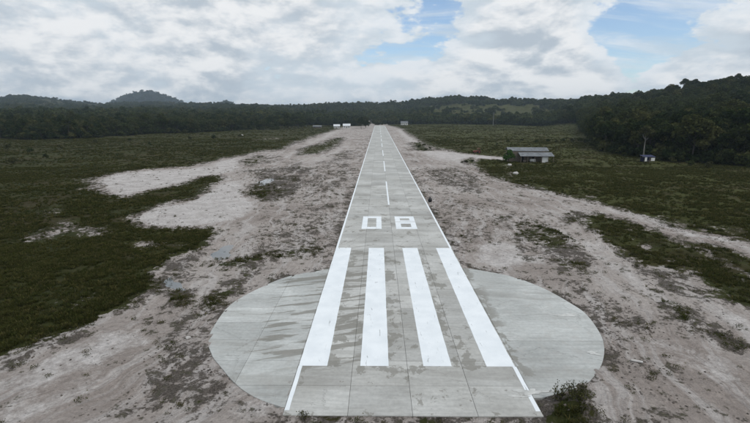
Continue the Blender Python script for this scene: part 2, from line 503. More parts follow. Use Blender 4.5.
# ------------------------------------------------------------------ layout of the ground, taken from photograph pixels on level ground
RW = 7.62                                             # half width of the concrete strip
Y0, Y1 = G(412, 416)[1], 705.0
pad_left = smooth_poly(GP([(326, 268.6), (320, 270.5), (290, 276), (264.3, 285.7), (232, 303.4), (213, 327.5), (208.3, 342), (212, 355), (220, 366), (236.7, 384.7), (256.7, 398.0), (281.5, 407)]))
pad_right = smooth_poly(GP([(461, 268.0), (470, 268.6), (510, 276), (543, 288), (572, 304), (587, 315), (600, 333), (604.3, 347), (602.7, 361), (596.7, 373), (586.7, 383), (566.7, 391), (541, 398)]))
def close_pad(p, sx):
    q = [(sx * RW, p[0][1])] + [tuple(a) for a in p if abs(a[0]) > RW + .02] + [(sx * RW, p[-1][1])]
    return np.array(q)
pad_left = close_pad(pad_left, -1); pad_right = close_pad(pad_right, 1)

grass_polys = [   # (pixels, cover, softness in m)
    ([(366, 125.2), (347, 126.5), (320, 134), (298, 143), (262, 152), (232, 158), (222, 160), (205, 163), (180, 167), (150, 170), (110, 174), (84, 182), (105, 195), (130, 198),
      (150, 193), (175, 187), (190, 180), (212, 176), (222, 178), (207, 186), (200, 193), (165, 204), (128, 220), (140, 227), (180, 228), (207, 229), (213, 233),
      (200, 246), (172, 259), (150, 274), (155, 288), (130, 304), (100, 318), (70, 330), (40, 342), (15, 352), (0, 358), (-80, 392), (-300, 480), (-4000, 480), (-9000, 117), (-9000, 114.9), (366, 114.9)], 1.0),
    ([(389, 125.2), (402, 128), (412, 134), (425, 141), (440, 148.5), (455, 152.3), (480, 154.5), (506, 156.3), (520, 157.5), (512, 159.0), (490, 158.8), (479, 161), (478, 165), (490, 172), (510, 180), (530, 186),
      (560, 194), (590, 202), (620, 208), (650, 217), (680, 226), (710, 233), (735, 239), (760, 244), (900, 270), (2500, 500), (9000, 480), (9000, 114.9), (389, 114.9)], 1.0),
    ([(584, 220), (598, 216), (622, 219), (650, 229), (678, 239), (690, 247), (700, 250), (722, 263), (738, 275), (760, 287), (760, 302), (735, 298), (715, 292), (700, 281), (690, 270), (664, 262), (635, 262), (620, 250), (605, 238), (590, 231)], .86),
    ([(678, 238), (700, 243), (752, 259), (790, 275), (780, 286), (752, 276), (722, 263), (700, 250)], .85),
    ([(528, 219), (545, 224), (562, 233), (575, 241), (562, 247), (543, 246), (530, 240), (519, 231)], .56),
    ([(552, 257), (575, 257), (592, 263), (580, 270), (556, 266)], .55),
    ([(500, 216), (515, 214), (522, 226), (508, 228)], .42),
    ([(560, 214), (578, 213), (584, 221), (566, 224)], .5),
    ([(414, 143), (425, 142), (437, 149.5), (430, 151), (420, 150.5)], .95),
    ([(460, 159.5), (473, 157.5), (479, 163.5), (466, 165)], .9),
    ([(297, 156), (300, 149), (318, 145), (335, 138.5), (348, 137.5), (336, 147), (320, 154)], .8),
    ([(240, 166), (246, 159), (262, 156), (270, 157), (268, 163), (252, 167)], .55),
    ([(330, 156), (352, 151), (350, 157), (335, 161)], .5),
    ([(244, 192), (258, 184), (272, 188), (282, 192), (272, 202), (255, 200)], .62),
    ([(200, 263), (240, 258), (280, 252), (326, 247), (332, 251), (290, 261), (240, 270), (206, 271)], .46),
    ([(192, 311), (200, 298), (225, 284), (250, 271), (264, 271), (236, 291), (206, 311)], .58),
    ([(162, 306), (166, 293), (192, 288), (197, 302), (180, 311)], .45),
    ([(640, 282), (655, 288), (675, 302), (692, 314), (722, 333), (745, 347), (736, 351), (706, 335), (676, 316), (655, 300)], .52),
    ([(690, 287), (715, 290), (750, 300), (800, 315), (800, 325), (730, 305), (700, 300)], .62),
    ([(610, 300), (640, 310), (655, 330), (625, 330)], .30),
    ([(538, 424), (545, 404), (560, 396), (582, 395), (602, 409), (612, 424)], .60),
    ([(290, 425), (292, 415.5), (340, 418), (450, 418), (540, 416), (541, 425)], .48),
]
bare_polys = [   # pale sand showing through the grass
    ([(8, 243), (30, 231), (45, 226), (60, 221), (85, 226), (105, 228), (113, 233), (90, 237), (60, 235), (30, 243)], .62),
    ([(132, 244), (150, 241), (172, 242), (182, 246), (165, 250), (145, 249)], .58),
    ([(32, 213), (36, 211), (38, 215), (34, 217)], .7), ([(47, 211), (54, 208), (53, 214), (48, 215)], .7),
    ([(78, 189), (92, 187), (94, 190), (80, 192)], .8), ([(76, 179.5), (92, 177.5), (94, 179), (80, 181)], .8),
    ([(38, 315), (46, 308), (48, 312), (40, 319)], .6), ([(62, 310), (92, 298), (92, 300), (64, 312)], .55),
    ([(588, 197), (600, 197), (598, 204), (588, 203)], .7), ([(508, 164), (512, 164), (511, 166.5), (507, 166.5)], .75), ([(513, 171), (518, 172), (516, 176), (511, 175)], .75),
    ([(283, 147), (292, 141), (298, 142), (292, 148)], .75), ([(262, 139.5), (272, 138.5), (272, 140), (262, 141)], .5),
    ([(640, 214), (660, 212), (700, 222), (740, 230), (760, 236), (740, 238), (680, 226)], .40),
    ([(600, 240), (606, 246), (614, 258), (606, 256)], .6), ([(636, 240), (650, 243), (652, 247), (640, 246)], .5),
]
bright_polys = [
    ([(128, 220), (160, 209), (200, 195), (212, 186), (240, 181), (256, 194), (254, 212), (235, 221), (180, 226), (140, 225.5)], 1.0),
    ([(96, 182), (112, 176), (150, 172), (185, 169), (215, 167), (222, 175), (200, 177), (180, 184), (150, 191), (128, 197), (108, 193)], .85),
    ([(205, 170), (215, 163), (240, 158), (262, 160), (235, 172), (215, 176)], .8),
    ([(262, 160), (300, 150), (325, 134), (340, 130), (330, 137), (300, 150), (285, 158)], .7),
    ([(295, 168), (330, 152), (350, 142), (352, 146), (330, 160), (300, 170)], .6),
    ([(478, 244), (505, 238), (535, 248), (545, 262), (505, 267), (475, 262)], .8),
    ([(400, 127), (415, 135), (440, 150), (460, 154), (505, 157), (506, 159), (478, 160), (455, 164), (435, 157), (415, 145), (398, 131)], .85),
    ([(478, 165), (492, 176), (520, 187), (560, 197), (600, 207), (640, 220), (690, 235), (752, 250), (752, 243), (700, 231), (640, 214), (590, 203), (530, 187), (490, 172)], .75),
    ([(600, 211), (640, 225), (672, 243), (660, 243), (625, 228), (598, 217)], .7),
    ([(585, 237), (605, 250), (650, 280), (668, 300), (640, 290), (610, 268), (580, 245)], .6),
    ([(680, 262), (720, 270), (752, 283), (752, 292), (720, 282), (690, 272)], .8),
    ([(690, 300), (750, 315), (752, 345), (725, 325), (700, 312)], .6),
    ([(20, 365), (60, 350), (110, 330), (140, 330), (150, 340), (110, 360), (60, 385), (10, 400), (-30, 400)], .62),
    ([(0, 400), (60, 390), (110, 365), (105, 385), (60, 410), (0, 425)], .55),
    ([(230, 405), (255, 400), (285, 412), (280, 424), (235, 422)], .7),
    ([(178, 415), (150, 424), (200, 424)], .5),
    ([(620, 300), (660, 330), (700, 350), (745, 380), (700, 375), (650, 350), (620, 330)], .45),
]
dark_polys = [
    ([(150, 276), (178, 258), (200, 250), (196, 268), (172, 288), (158, 302), (120, 316), (90, 330), (84, 322), (130, 304)], .62),
    ([(0, 372), (-20, 362), (30, 348), (80, 330), (86, 336), (40, 356), (10, 378)], .62),
    ([(155, 345), (185, 310), (202, 305), (206, 330), (206, 362), (230, 390), (215, 402), (190, 395), (166, 385), (150, 365)], .50),
    ([(160, 372), (195, 382), (215, 388), (210, 400), (175, 402), (158, 424), (100, 424), (120, 408), (140, 395)], .62),
    ([(240, 172), (262, 170), (300, 163), (318, 170), (300, 178), (282, 176), (258, 178)], .55),
    ([(245, 190), (262, 178), (302, 174), (304, 180), (290, 196), (270, 204), (255, 198)], .75),
    ([(292, 168), (330, 158), (356, 150), (366, 140), (368, 150), (352, 184), (330, 200), (305, 210), (296, 195)], .36),
    ([(285, 215), (340, 200), (345, 215), (332, 245), (300, 250), (250, 262), (240, 250), (262, 228)], .36),
    ([(425, 168), (455, 168), (490, 180), (470, 188), (440, 186)], .48),
    ([(455, 178), (480, 180), (500, 190), (478, 195), (455, 190)], .5),
    ([(430, 195), (500, 205), (515, 230), (500, 250), (460, 240)], .26),
    ([(520, 215), (580, 240), (600, 262), (560, 272), (535, 262), (515, 240)], .52),
    ([(640, 265), (690, 268), (715, 292), (700, 300), (660, 285), (630, 272)], .58),
    ([(545, 276), (585, 296), (605, 325), (612, 350), (630, 345), (620, 310), (580, 282)], .42),
    ([(600, 330), (660, 350), (700, 372), (690, 390), (640, 376), (612, 366)], .36),
    ([(610, 372), (700, 400), (745, 395), (750, 424), (620, 424)], .36),
    ([(538, 424), (545, 404), (560, 396), (582, 395), (602, 409), (612, 424)], .92),
    ([(645, 285), (700, 316), (745, 345), (738, 352), (690, 326), (650, 302)], .72),
    ([(620, 208), (650, 217), (700, 230), (735, 239), (735, 243), (690, 232), (640, 219)], .45),
    ([(640, 233), (668, 243), (690, 250), (690, 256), (660, 246), (640, 238)], .85),
    ([(270, 425), (280, 414), (340, 417), (450, 417.5), (545, 415), (545, 425)], .6),
    ([(348, 196), (366, 150), (372, 134), (374, 134), (360, 170), (350, 205), (336, 245), (330, 245)], .55),
    ([(418, 166), (432, 196), (450, 236), (458, 252), (466, 250), (450, 215), (430, 175), (405, 140), (402, 140)], .40),
]
puddles_px = [
    [(260, 180), (266, 178.6), (272, 179), (273, 182), (270, 184), (261, 184.5)],
    [(214, 253), (222, 247), (230, 245), (233, 248), (230, 254), (222, 258), (215, 258)],
    [(160, 280), (170, 276), (180, 283), (186, 288), (178, 290), (168, 285)],
]
track_left = GP([(-80, 425), (60, 372), (150, 325), (205, 270), (262, 205), (310, 165), (345, 140), (366, 127)])
track_right = GP([(392, 126), (405, 138), (430, 156), (465, 170), (520, 192), (580, 220), (640, 262), (720, 330), (830, 425)])

# ------------------------------------------------------------------ relief of the country round the strip
CRX = [-400, -60, 0, 20, 45, 70, 100, 150, 200, 225, 240, 270, 300, 330, 360, 400, 430, 450, 480, 500, 540, 580, 600, 650, 700, 750, 850, 1100]
CRY = [100, 99, 98, 95, 97.5, 100.5, 103, 101.5, 104.5, 103.5, 104.5, 106, 106, 104, 102, 102, 98, 95.5, 96, 99, 98, 97, 96.5, 90, 83, 76, 64, 60]
RCX = [-400, 0, 100, 210, 300, 380, 450, 540, 600, 650, 700, 750, 900, 1100]
RCY = [2300, 2300, 2300, 2000, 1700, 1600, 1500, 1250, 900, 650, 540, 470, 380, 360]
R0X = [-400, 0, 100, 200, 300, 380, 450, 540, 575, 600, 640, 700, 750, 900, 1100]
R0Y = [330, 340, 370, 420, 560, 760, 800, 700, 430, 250, 195, 170, 160, 150, 150]
def px_of(x, y):
    xr = (x - XC) * math.cos(YAW) + y * math.sin(YAW)
    yr = -(x - XC) * math.sin(YAW) + y * math.cos(YAW)
    return 375 + F * xr / np.maximum(yr, 5.0) / math.cos(PITCH), yr

def tan_of(py):
    v = (np.asarray(py) - 211.5) / F
    return -(math.sin(PITCH) + v * math.cos(PITCH)) / (math.cos(PITCH) - v * math.sin(PITCH))

def relief(x, y):
    px, yr = px_of(x, y)
    px = np.clip(px, -400, 1100)
    ce = tan_of(np.interp(px, CRX, CRY)); rc = np.interp(px, RCX, RCY); r0 = np.interp(px, R0X, R0Y)
    hc = ce * rc + HC - 10.0
    t = np.clip((yr - r0) / (rc - r0), 0, 1.0)
    prof = t ** 1.25 * (1 - .12 * np.sin(t * math.pi))
    back = np.clip((yr - rc) / (rc * .9), 0, 1)
    z = hc * prof * (1 - .45 * sstep(back, 0, 1))
    far = np.interp(px, [95, 112, 120, 130, 150, 164, 178, 190, 206], [0, .45, .66, .85, 1.0, .88, .62, .3, 0])
    z = z + 172 * far * np.exp(-((yr - 3900) / 620.0) ** 2)
    far2 = np.interp(px, [210, 228, 246], [0, 1, 0]) * 95 + np.interp(px, [430, 468, 520], [0, 1, 0]) * 40
    z = z + far2 * np.exp(-((yr - 3300) / 400.0) ** 2)
    n = .6 * fbm(x / 150.0, y / 150.0, 4, 5) + .9 * fbm(x / 420.0, y / 420.0, 2, 6) - .75
    z = z + n * 46 * sstep(yr, 380, 1100) * np.clip(t * 2.2, 0, 1) * (1 - .55 * sstep(t, .75, 1.0))
    n2 = fbm(x / 60.0, y / 60.0, 3, 9) - .5
    away = sstep(np.abs(x), 25, 90)
    z = z + n2 * 1.6 * away * sstep(yr, 60, 160)
    return np.where(yr > 60, z, 0.0)

def concrete_sd(x, y):
    d = np.minimum(RW - np.abs(x), np.minimum(y - Y0, Y1 - y))
    d = np.clip(d, -4, 4)
    for p in (pad_left, pad_right):
        d = np.maximum(d, sdist(p, x, y, 4.0))
    return d

def cover_fields(x, y):
    """grass, topsoil and clean-sand cover at ground points"""
    r = np.hypot(x - XC, y)
    amp = np.clip(r * .018, .7, 9)
    wx = x + (fbm(x / (amp * 3), y / (amp * 3), 3, 31) - .5) * amp * 2.6
    wy = y + (fbm(x / (amp * 3), y / (amp * 3), 3, 47) - .5) * amp * 3.6
    soft = np.clip(r * .028, 1.0, 8)
    def layer(polys, lim=9.0):
        f = np.zeros(x.shape)
        for p, a in polys:
            f = np.maximum(f, a * sstep(sdist(GP(p), wx, wy, lim) / soft, -1.0, 1.0))
        return f
    g = layer(grass_polys); bare = layer(bare_polys); b = layer(bright_polys); d = layer(dark_polys)
    g = g * (1 - bare)
    px, yr = px_of(x, y)
    out = (yr < 12)
    g = np.where(out & (np.abs(x) > 45), 1.0, g)
    d = np.maximum(d, 2.3 * np.clip(g, 0, 1) * (1 - np.clip(g, 0, 1)))
    b = b * (1 - np.clip(g, 0, 1)) * (1 - .6 * d)
    return g, d, b

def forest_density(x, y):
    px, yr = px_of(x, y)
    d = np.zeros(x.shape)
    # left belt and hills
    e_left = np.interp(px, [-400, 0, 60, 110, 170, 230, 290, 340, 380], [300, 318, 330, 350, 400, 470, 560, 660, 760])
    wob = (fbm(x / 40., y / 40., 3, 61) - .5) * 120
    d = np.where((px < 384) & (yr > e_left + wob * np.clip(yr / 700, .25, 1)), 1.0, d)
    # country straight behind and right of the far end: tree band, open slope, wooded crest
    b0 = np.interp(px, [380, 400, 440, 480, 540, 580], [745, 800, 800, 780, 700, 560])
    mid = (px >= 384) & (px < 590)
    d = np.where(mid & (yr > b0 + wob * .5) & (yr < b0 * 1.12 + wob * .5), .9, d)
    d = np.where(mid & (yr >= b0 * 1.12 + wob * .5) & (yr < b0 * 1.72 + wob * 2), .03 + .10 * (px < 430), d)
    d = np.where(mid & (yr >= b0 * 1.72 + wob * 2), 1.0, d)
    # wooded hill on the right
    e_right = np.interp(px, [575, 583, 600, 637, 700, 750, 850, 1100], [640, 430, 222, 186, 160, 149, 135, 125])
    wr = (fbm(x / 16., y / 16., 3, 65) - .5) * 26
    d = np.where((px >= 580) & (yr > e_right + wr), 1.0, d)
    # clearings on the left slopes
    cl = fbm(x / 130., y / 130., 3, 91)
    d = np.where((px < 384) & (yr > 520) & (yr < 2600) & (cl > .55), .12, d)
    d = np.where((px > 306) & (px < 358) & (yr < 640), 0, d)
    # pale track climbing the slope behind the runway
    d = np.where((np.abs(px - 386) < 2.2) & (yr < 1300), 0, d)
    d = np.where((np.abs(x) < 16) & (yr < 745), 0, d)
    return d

# ------------------------------------------------------------------ ground sheet
def axis(lo, hi, dense_lo, dense_hi, step, k):
    a = list(np.arange(dense_lo, dense_hi + 1e-6, step))
    s = step; p = a[-1]
    while p < hi:
        s *= k; p += s; a.append(p)
    s = step; p = a[0]; pre = []
    while p > lo:
        s *= k; p -= s; pre.append(p)
    return np.array(pre[::-1] + a)
gx = axis(-9000, 9000, -48, 48, .36, 1.026)
gy = axis(-700, 9000, 17, 66, .33, 1.0125)
X, Yg = np.meshgrid(gx, gy)
X = X.ravel(); Yg = Yg.ravel()
gr, dk, br = cover_fields(X, Yg)
csd = concrete_sd(X, Yg)
rim = sstep(csd, -2.6, -.3) * sstep(fbm(X / 1.6, Yg / 1.6, 3, 141) + .25 * fbm(X / 9., Yg / 9., 2, 142), .42, .70) * (Yg < 140)
dk = np.maximum(np.clip(dk * 1.18, 0, 1), .66 * rim); br = br * (1 - .8 * rim)
Z = relief(X, Yg)
near = 1 - sstep(Yg, 250, 700)
rough = .22 + .55 * dk * (1 - .3 * gr) + .10 * gr - .16 * br
mound = (fbm(X / 3.1, Yg / 3.1, 4, 71) - .5) * rough * 1.7 + (fbm(X / 11., Yg / 11., 3, 77) - .5) * .55
mound += np.clip(dk - .55, 0, 1) * .9 * fbm(X / 2.2, Yg / 2.2, 3, 83)
mound += np.clip(gr - .8, 0, 1) * .5
edge = sstep(-csd, .2, 3.5)
Z = Z + near * (mound * edge) - .07 * (1 - edge) - .02
Z = np.where(csd > -.45, np.minimum(Z, -.085), Z)
spill = sstep(fbm(X / 1.7, Yg / 1.7, 3, 151) + .35 * (fbm(X / 7., Yg / 7., 2, 152) - .5), .50, .66) * (np.abs(X) > 8.6)
Z = np.where((csd > -.6) & (csd < .30), np.maximum(Z, -.085 + .115 * spill), Z)
Z = np.where(csd > np.where(np.abs(X) > 8.4, .30, .1), -.4, Z)
for p in puddles_px:
    sd_ = sdist(smooth_poly(GP(p + [p[0]]), 4), X, Yg, 5.0)
    rr0 = math.hypot(*GP(p).mean(0)) / 50.0
    sd_ = sd_ / rr0 + (fbm(X / (1.3 * rr0), Yg / (1.3 * rr0), 3, 19) - .5) * 1.5
    k = sstep(sd_, -2.2, -1.0)
    Z = Z * (1 - k) + (-.16 - np.clip(sd_, -1.4, .6) * .16) * k
heap = sdist(GP([(541, 426), (547, 405), (560, 398), (582, 397), (602, 410), (612, 426)]), X, Yg, 3.0)
Z = Z + sstep(heap, -.4, 1.1) * (csd < -.3) * (.25 + .75 * fbm(X / 1.1, Yg / 1.1, 3, 29))
ul, vl = polyline_uv(track_left, X, Yg); ur, vr = polyline_uv(track_right, X, Yg)
uu = np.where(X < 1.5, ul, ur + 400); vv = np.where(X < 1.5, vl, vr)
nx, ny = len(gx), len(gy)
idx = np.arange(nx * ny).reshape(ny, nx)
faces = np.stack([idx[:-1, :-1].ravel(), idx[:-1, 1:].ravel(), idx[1:, 1:].ravel(), idx[1:, :-1].ravel()], 1)
me = big_mesh('ground', np.stack([X, Yg, Z], 1), faces, M['ground'])
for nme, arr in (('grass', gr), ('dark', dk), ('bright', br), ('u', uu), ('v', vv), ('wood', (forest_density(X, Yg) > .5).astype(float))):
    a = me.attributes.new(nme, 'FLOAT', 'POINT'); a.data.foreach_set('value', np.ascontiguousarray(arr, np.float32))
me.polygons.foreach_set('use_smooth', np.ones(len(faces), bool))
ground = bpy.data.objects.new('ground', me); COL.objects.link(ground)
tag(ground, 'pale sandy cleared ground and dark grassland rising to hills', 'ground', kind='structure')

Zg = Z.reshape(ny, nx); GRg = gr.reshape(ny, nx); DKg = dk.reshape(ny, nx)
def sample(grid, x, y):
    x = np.asarray(x, float); y = np.asarray(y, float)
    i = np.clip(np.searchsorted(gx, x) - 1, 0, nx - 2); j = np.clip(np.searchsorted(gy, y) - 1, 0, ny - 2)
    fx = np.clip((x - gx[i]) / (gx[i + 1] - gx[i]), 0, 1); fy = np.clip((y - gy[j]) / (gy[j + 1] - gy[j]), 0, 1)
    return (grid[j, i] * (1 - fx) + grid[j, i + 1] * fx) * (1 - fy) + (grid[j + 1, i] * (1 - fx) + grid[j + 1, i + 1] * fx) * fy
def ground_z(x, y):
    return float(sample(Zg, x, y))

# ------------------------------------------------------------------ puddles
for p in puddles_px:
    q = smooth_poly(GP(p + [p[0]]), 6)[:-1]
    c = q.mean(0); q = c + (q - c) * 1.45
    o = mesh_obj('puddle', [(a, b, 0) for a, b in q], [tuple(range(len(q)))], M['water'])
    o.location.z = -.16
    tag(o, kind='structure')
    if o.data.polygons[0].normal.z < 0: o.data.flip_normals()
for o, l in zip([o for o in COL.objects if o.name.startswith('puddle')],
                ('small far rain puddle beside a dark weedy heap', 'rain puddle on sand left of the turning pad', 'long rain puddle at the edge of the grass')):
    tag(o, l, 'puddle')

# ------------------------------------------------------------------ runway of concrete slabs
runway = empty('runway', (0, 0, 0))
tag(runway, 'grey concrete runway with white bars and number 08', 'runway', kind='structure')
LANE, SL, GAP, TH = RW / 2, 3.0, .022, .22
m = MB()
m.box((0, (Y0 + Y1) / 2, -.16), (2 * RW - .06, Y1 - Y0 - .06, .28))
bed = m.build('joint_filler', M['joint'], runway)
def slab_mesh(w_, l_):
    b = .012; m = MB()
    x, y = w_ / 2 - GAP / 2, l_ / 2 - GAP / 2
    v = [(-x, -y, -TH), (x, -y, -TH), (x, y, -TH), (-x, y, -TH), (-x, -y, -b), (x, -y, -b), (x, y, -b), (-x, y, -b),
         (-x + b, -y + b, 0), (x - b, -y + b, 0), (x - b, y - b, 0), (-x + b, y - b, 0)]
    f = [(3, 2, 1, 0), (8, 9, 10, 11)]
    for a in (0, 4):
        for i in range(4):
            j = (i + 1) % 4
            f.append((a + i, a + j, a + 4 + j, a + 4 + i))
    return v, f
sv, sf = slab_mesh(LANE, SL)
proto = None
rows = int((Y1 - Y0) / SL)
near_rows = 56
rr = random.Random(3)
far_v, far_f, far_r = [], [], []
for r in range(rows):
    for c in range(4):
        x = (c - 1.5) * LANE; y = Y0 + SL * (r + .5); dzz = rr.uniform(-.004, .004)
        if r < near_rows:
            if proto is None:
                o = proto = mesh_obj('slab', sv, sf, M['concrete'], runway)
            else:
                o = proto.copy(); COL.objects.link(o)
            o.location = (x, y, dzz)
        else:
            i0 = len(far_v); far_v += [(a + x, b + y, cz + dzz) for a, b, cz in sv]
            far_f += [tuple(i0 + k for k in q) for q in sf]; far_r += [rr.random()] * len(sf)
far = mesh_obj('slab_field', far_v, far_f, M['concrete'], runway)
far['kind'] = 'stuff'
a = far.data.attributes.new('rnd', 'FLOAT', 'FACE'); a.data.foreach_set('value', far_r)

# turning pad lobes: slabs clipped to the round outline
def clip_poly(poly, axis_, val, keep_less):
    out = []
    n = len(poly)
    for i in range(n):
        p, q = poly[i], poly[(i + 1) % n]
        pi = (p[axis_] <= val) if keep_less else (p[axis_] >= val)
        qi = (q[axis_] <= val) if keep_less else (q[axis_] >= val)
        if pi: out.append(p)
        if pi != qi:
            t = (val - p[axis_]) / (q[axis_] - p[axis_])
            out.append((p[0] + (q[0] - p[0]) * t, p[1] + (q[1] - p[1]) * t))
    return out
def slab_from_poly(poly, parent, dz):
    # outline pulled in a little so that a joint stays open
    c = np.mean(np.array(poly), 0)
    g = GAP / 2
    q = [(p[0] - np.sign(p[0] - c[0]) * g, p[1] - np.sign(p[1] - c[1]) * g) for p in poly]
    area = sum(q[i][0] * q[(i + 1) % len(q)][1] - q[(i + 1) % len(q)][0] * q[i][1] for i in range(len(q))) / 2
    if abs(area) < .15: return
    if area < 0: q = q[::-1]
    n = len(q)
    v = [(a - c[0], b - c[1], 0) for a, b in q] + [(a - c[0], b - c[1], -TH) for a, b in q]
    f = [tuple(range(n)), tuple(range(2 * n - 1, n - 1, -1))] + [(i, n + i, n + (i + 1) % n, (i + 1) % n) for i in range(n)]
    o = mesh_obj('slab', v, f, M['concrete'], parent); o.location = (c[0], c[1], dz)
pad = empty('turning_pad', (0, G(400, 330)[1], 0))
tag(pad, 'round grey concrete turning pad on both sides of the runway', 'turning pad', kind='structure')
pad_y = pad.location.y
for poly, xs in ((pad_left, [-30, -11.4, -RW + .0]), (pad_right, [RW, 30])):
    P = [tuple(p) for p in poly]
    yy = sorted(set([Y0 - 2] + [Y0 + SL * k for k in range(1, 14)])) if poly is pad_left else [Y0 - 2, Y0 + 9, Y0 + 18, Y0 + 60]
    for i in range(len(xs) - 1):
        for j in range(len(yy) - 1):
            jit = 0
            q = clip_poly(clip_poly(P, 0, xs[i], False), 0, xs[i + 1], True)
            if len(q) < 3: continue
            q = clip_poly(clip_poly(q, 1, yy[j], False), 1, yy[j + 1], True) if len(q) >= 3 else q
            if len(q) < 3: continue
            slab_from_poly(q, pad, rr.uniform(-.012, -.004))
    c = np.mean(poly, 0); q = c + (poly - c) * .985
    ar = np.sum(q[:, 0] * np.roll(q[:, 1], -1) - np.roll(q[:, 0], -1) * q[:, 1])
    if ar < 0: q = q[::-1]
    n = len(q)
    mesh_obj('joint_filler', [(a, b, -.035) for a, b in q] + [(a, b, -.3) for a, b in q],
             [tuple(range(n))] + [(i, n + i, n + (i + 1) % n, (i + 1) % n) for i in range(n)], M['joint'], pad)
for o in pad.children: o.location.y -= pad_y

# paint: thin sheets on the slabs, edges cut a little unevenly
def paint_bar(name, x0, x1, y0, y1, z=.0085, parent=None, wob=.012, step=None):
    L = y1 - y0; n = max(2, int(L / (step or .6)))
    v, f = [], []
    for i in range(n + 1):
        y = y0 + L * i / n
        v += [(x0 + rr.uniform(-wob, wob), y, z), (x1 + rr.uniform(-wob, wob), y, z)]
        if i: f.append((2 * i - 2, 2 * i - 1, 2 * i + 1, 2 * i))
    return mesh_obj(name, v, f, M['paint'], parent or runway)
SB0, SB1 = 28.55, 57.05
for a in (-7.56, -3.27, 1.12, 5.52):
    paint_bar('threshold_bar', a, a + 1.98, SB0, SB1)
LW = .27
for s in (-1, 1):
    xa, xb = sorted((s * 7.58, s * (7.58 - LW)))
    paint_bar('edge_line', xa, xb, G(400, 411)[1], SB0 - .004, z=.0085)
    y = SB1 + .004
    while y < 690:
        paint_bar('edge_line', xa, xb, y, min(y + 60, 690) - .01, step=3); y += 60
y = 86.0
while y < 690:
    paint_bar('centre_line_dash', -.16, .16, y, y + 31, step=2); y += 52.5
num_y0, num_y1 = 67.1, 75.75
zero = empty('numeral_zero', (-4.62, num_y0, 0)); zero.parent = runway
eight = empty('numeral_eight', (.72, num_y0, 0)); eight.parent = runway
H_ = num_y1 - num_y0
def bar(p, x0, x1, y0, y1): paint_bar('paint_stroke', x0, x1, y0, y1, parent=p, z=.0085)
SW = .84
bar(zero, 0, SW, 0, H_); bar(zero, 3.1 - SW, 3.1, 0, H_)
bar(zero, SW + .012, 3.1 - SW - .012, 0, 1.25); bar(zero, SW + .012, 3.1 - SW - .012, H_ - 1.35, H_)
EW = 3.25
bar(eight, 0, SW, 0, 4.55); bar(eight, EW - SW, EW, 0, 4.55)
bar(eight, SW + .012, EW - SW - .012, 0, 1.2); bar(eight, SW + .012, EW - SW - .012, 3.35, 4.55)
bar(eight, 0, SW, 4.80, H_); bar(eight, EW - SW, EW, 4.80, H_)
bar(eight, SW + .012, EW - SW - .012, 4.80, 5.65); bar(eight, SW + .012, EW - SW - .012, H_ - 1.5, H_)

# spilled cement: a splash over the right edge line and crumbs on the pad
def splat(name, px, py, rx, ry, z, parent, lobes, seed, mat, label):
    q = random.Random(seed); cx, cy_ = G(px, py); v = []
    n = 40
    ph = [q.uniform(0, 6.28) for _ in range(5)]
    for i in range(n):
        a = 2 * math.pi * i / n
        k = 1 + sum(.22 * math.sin((j + 2) * a + ph[j]) for j in range(lobes)) + q.uniform(-.10, .10)
        v.append((cx + rx * k * math.cos(a), cy_ - (parent.location.y if parent else 0) + ry * k * math.sin(a), z + .003))
    c = (cx, cy_ - (parent.location.y if parent else 0), z + .03)
    o = mesh_obj(name, v + [c], [(i, (i + 1) % n, n) for i in range(n)], mat, parent)
    o['label'] = label
splat('cement_spill', 531, 392, .85, .32, .012, runway, 5, 4, M['cement'], 'pale splash of dried cement across the right edge line')
splat('cement_spill', 516, 396.5, .75, .10, .012, runway, 4, 9, M['cement'], 'thin dribble of dried cement beside the splash')
splat('cement_spill', 593, 353, .40, .25, .006, pad, 4, 5, M['cement'], 'pale crumb of dried cement at the pad rim')
splat('cement_spill', 565, 315, 1.3, .22, .006, pad, 4, 6, M['cement'], 'faint pale cement smear on the right of the pad')

# ------------------------------------------------------------------ vegetation meshes
def leaf_attr(me, n, rng):
    a = me.attributes.new('leaf', 'FLOAT', 'FACE'); a.data.foreach_set('value', rng.random(n).astype(np.float32))

def quads_mesh(name, c, nrm, size, asp, mat, rng):
    """leaf clumps: one small tilted diamond each"""
    n = len(c)
    t = rng.normal(size=(n, 3)); t -= (t * nrm).sum(1, keepdims=True) * nrm
    t /= np.linalg.norm(t, axis=1, keepdims=True) + 1e-9
    b = np.cross(nrm, t)
    s = size[:, None]
    v = np.stack([c - t * s, c - b * s * asp, c + t * s, c + b * s * asp], 1).reshape(-1, 3)
    f = np.arange(n * 4).reshape(n, 4)
    me = big_mesh(name, v, f, mat); leaf_attr(me, n, rng)
    return me

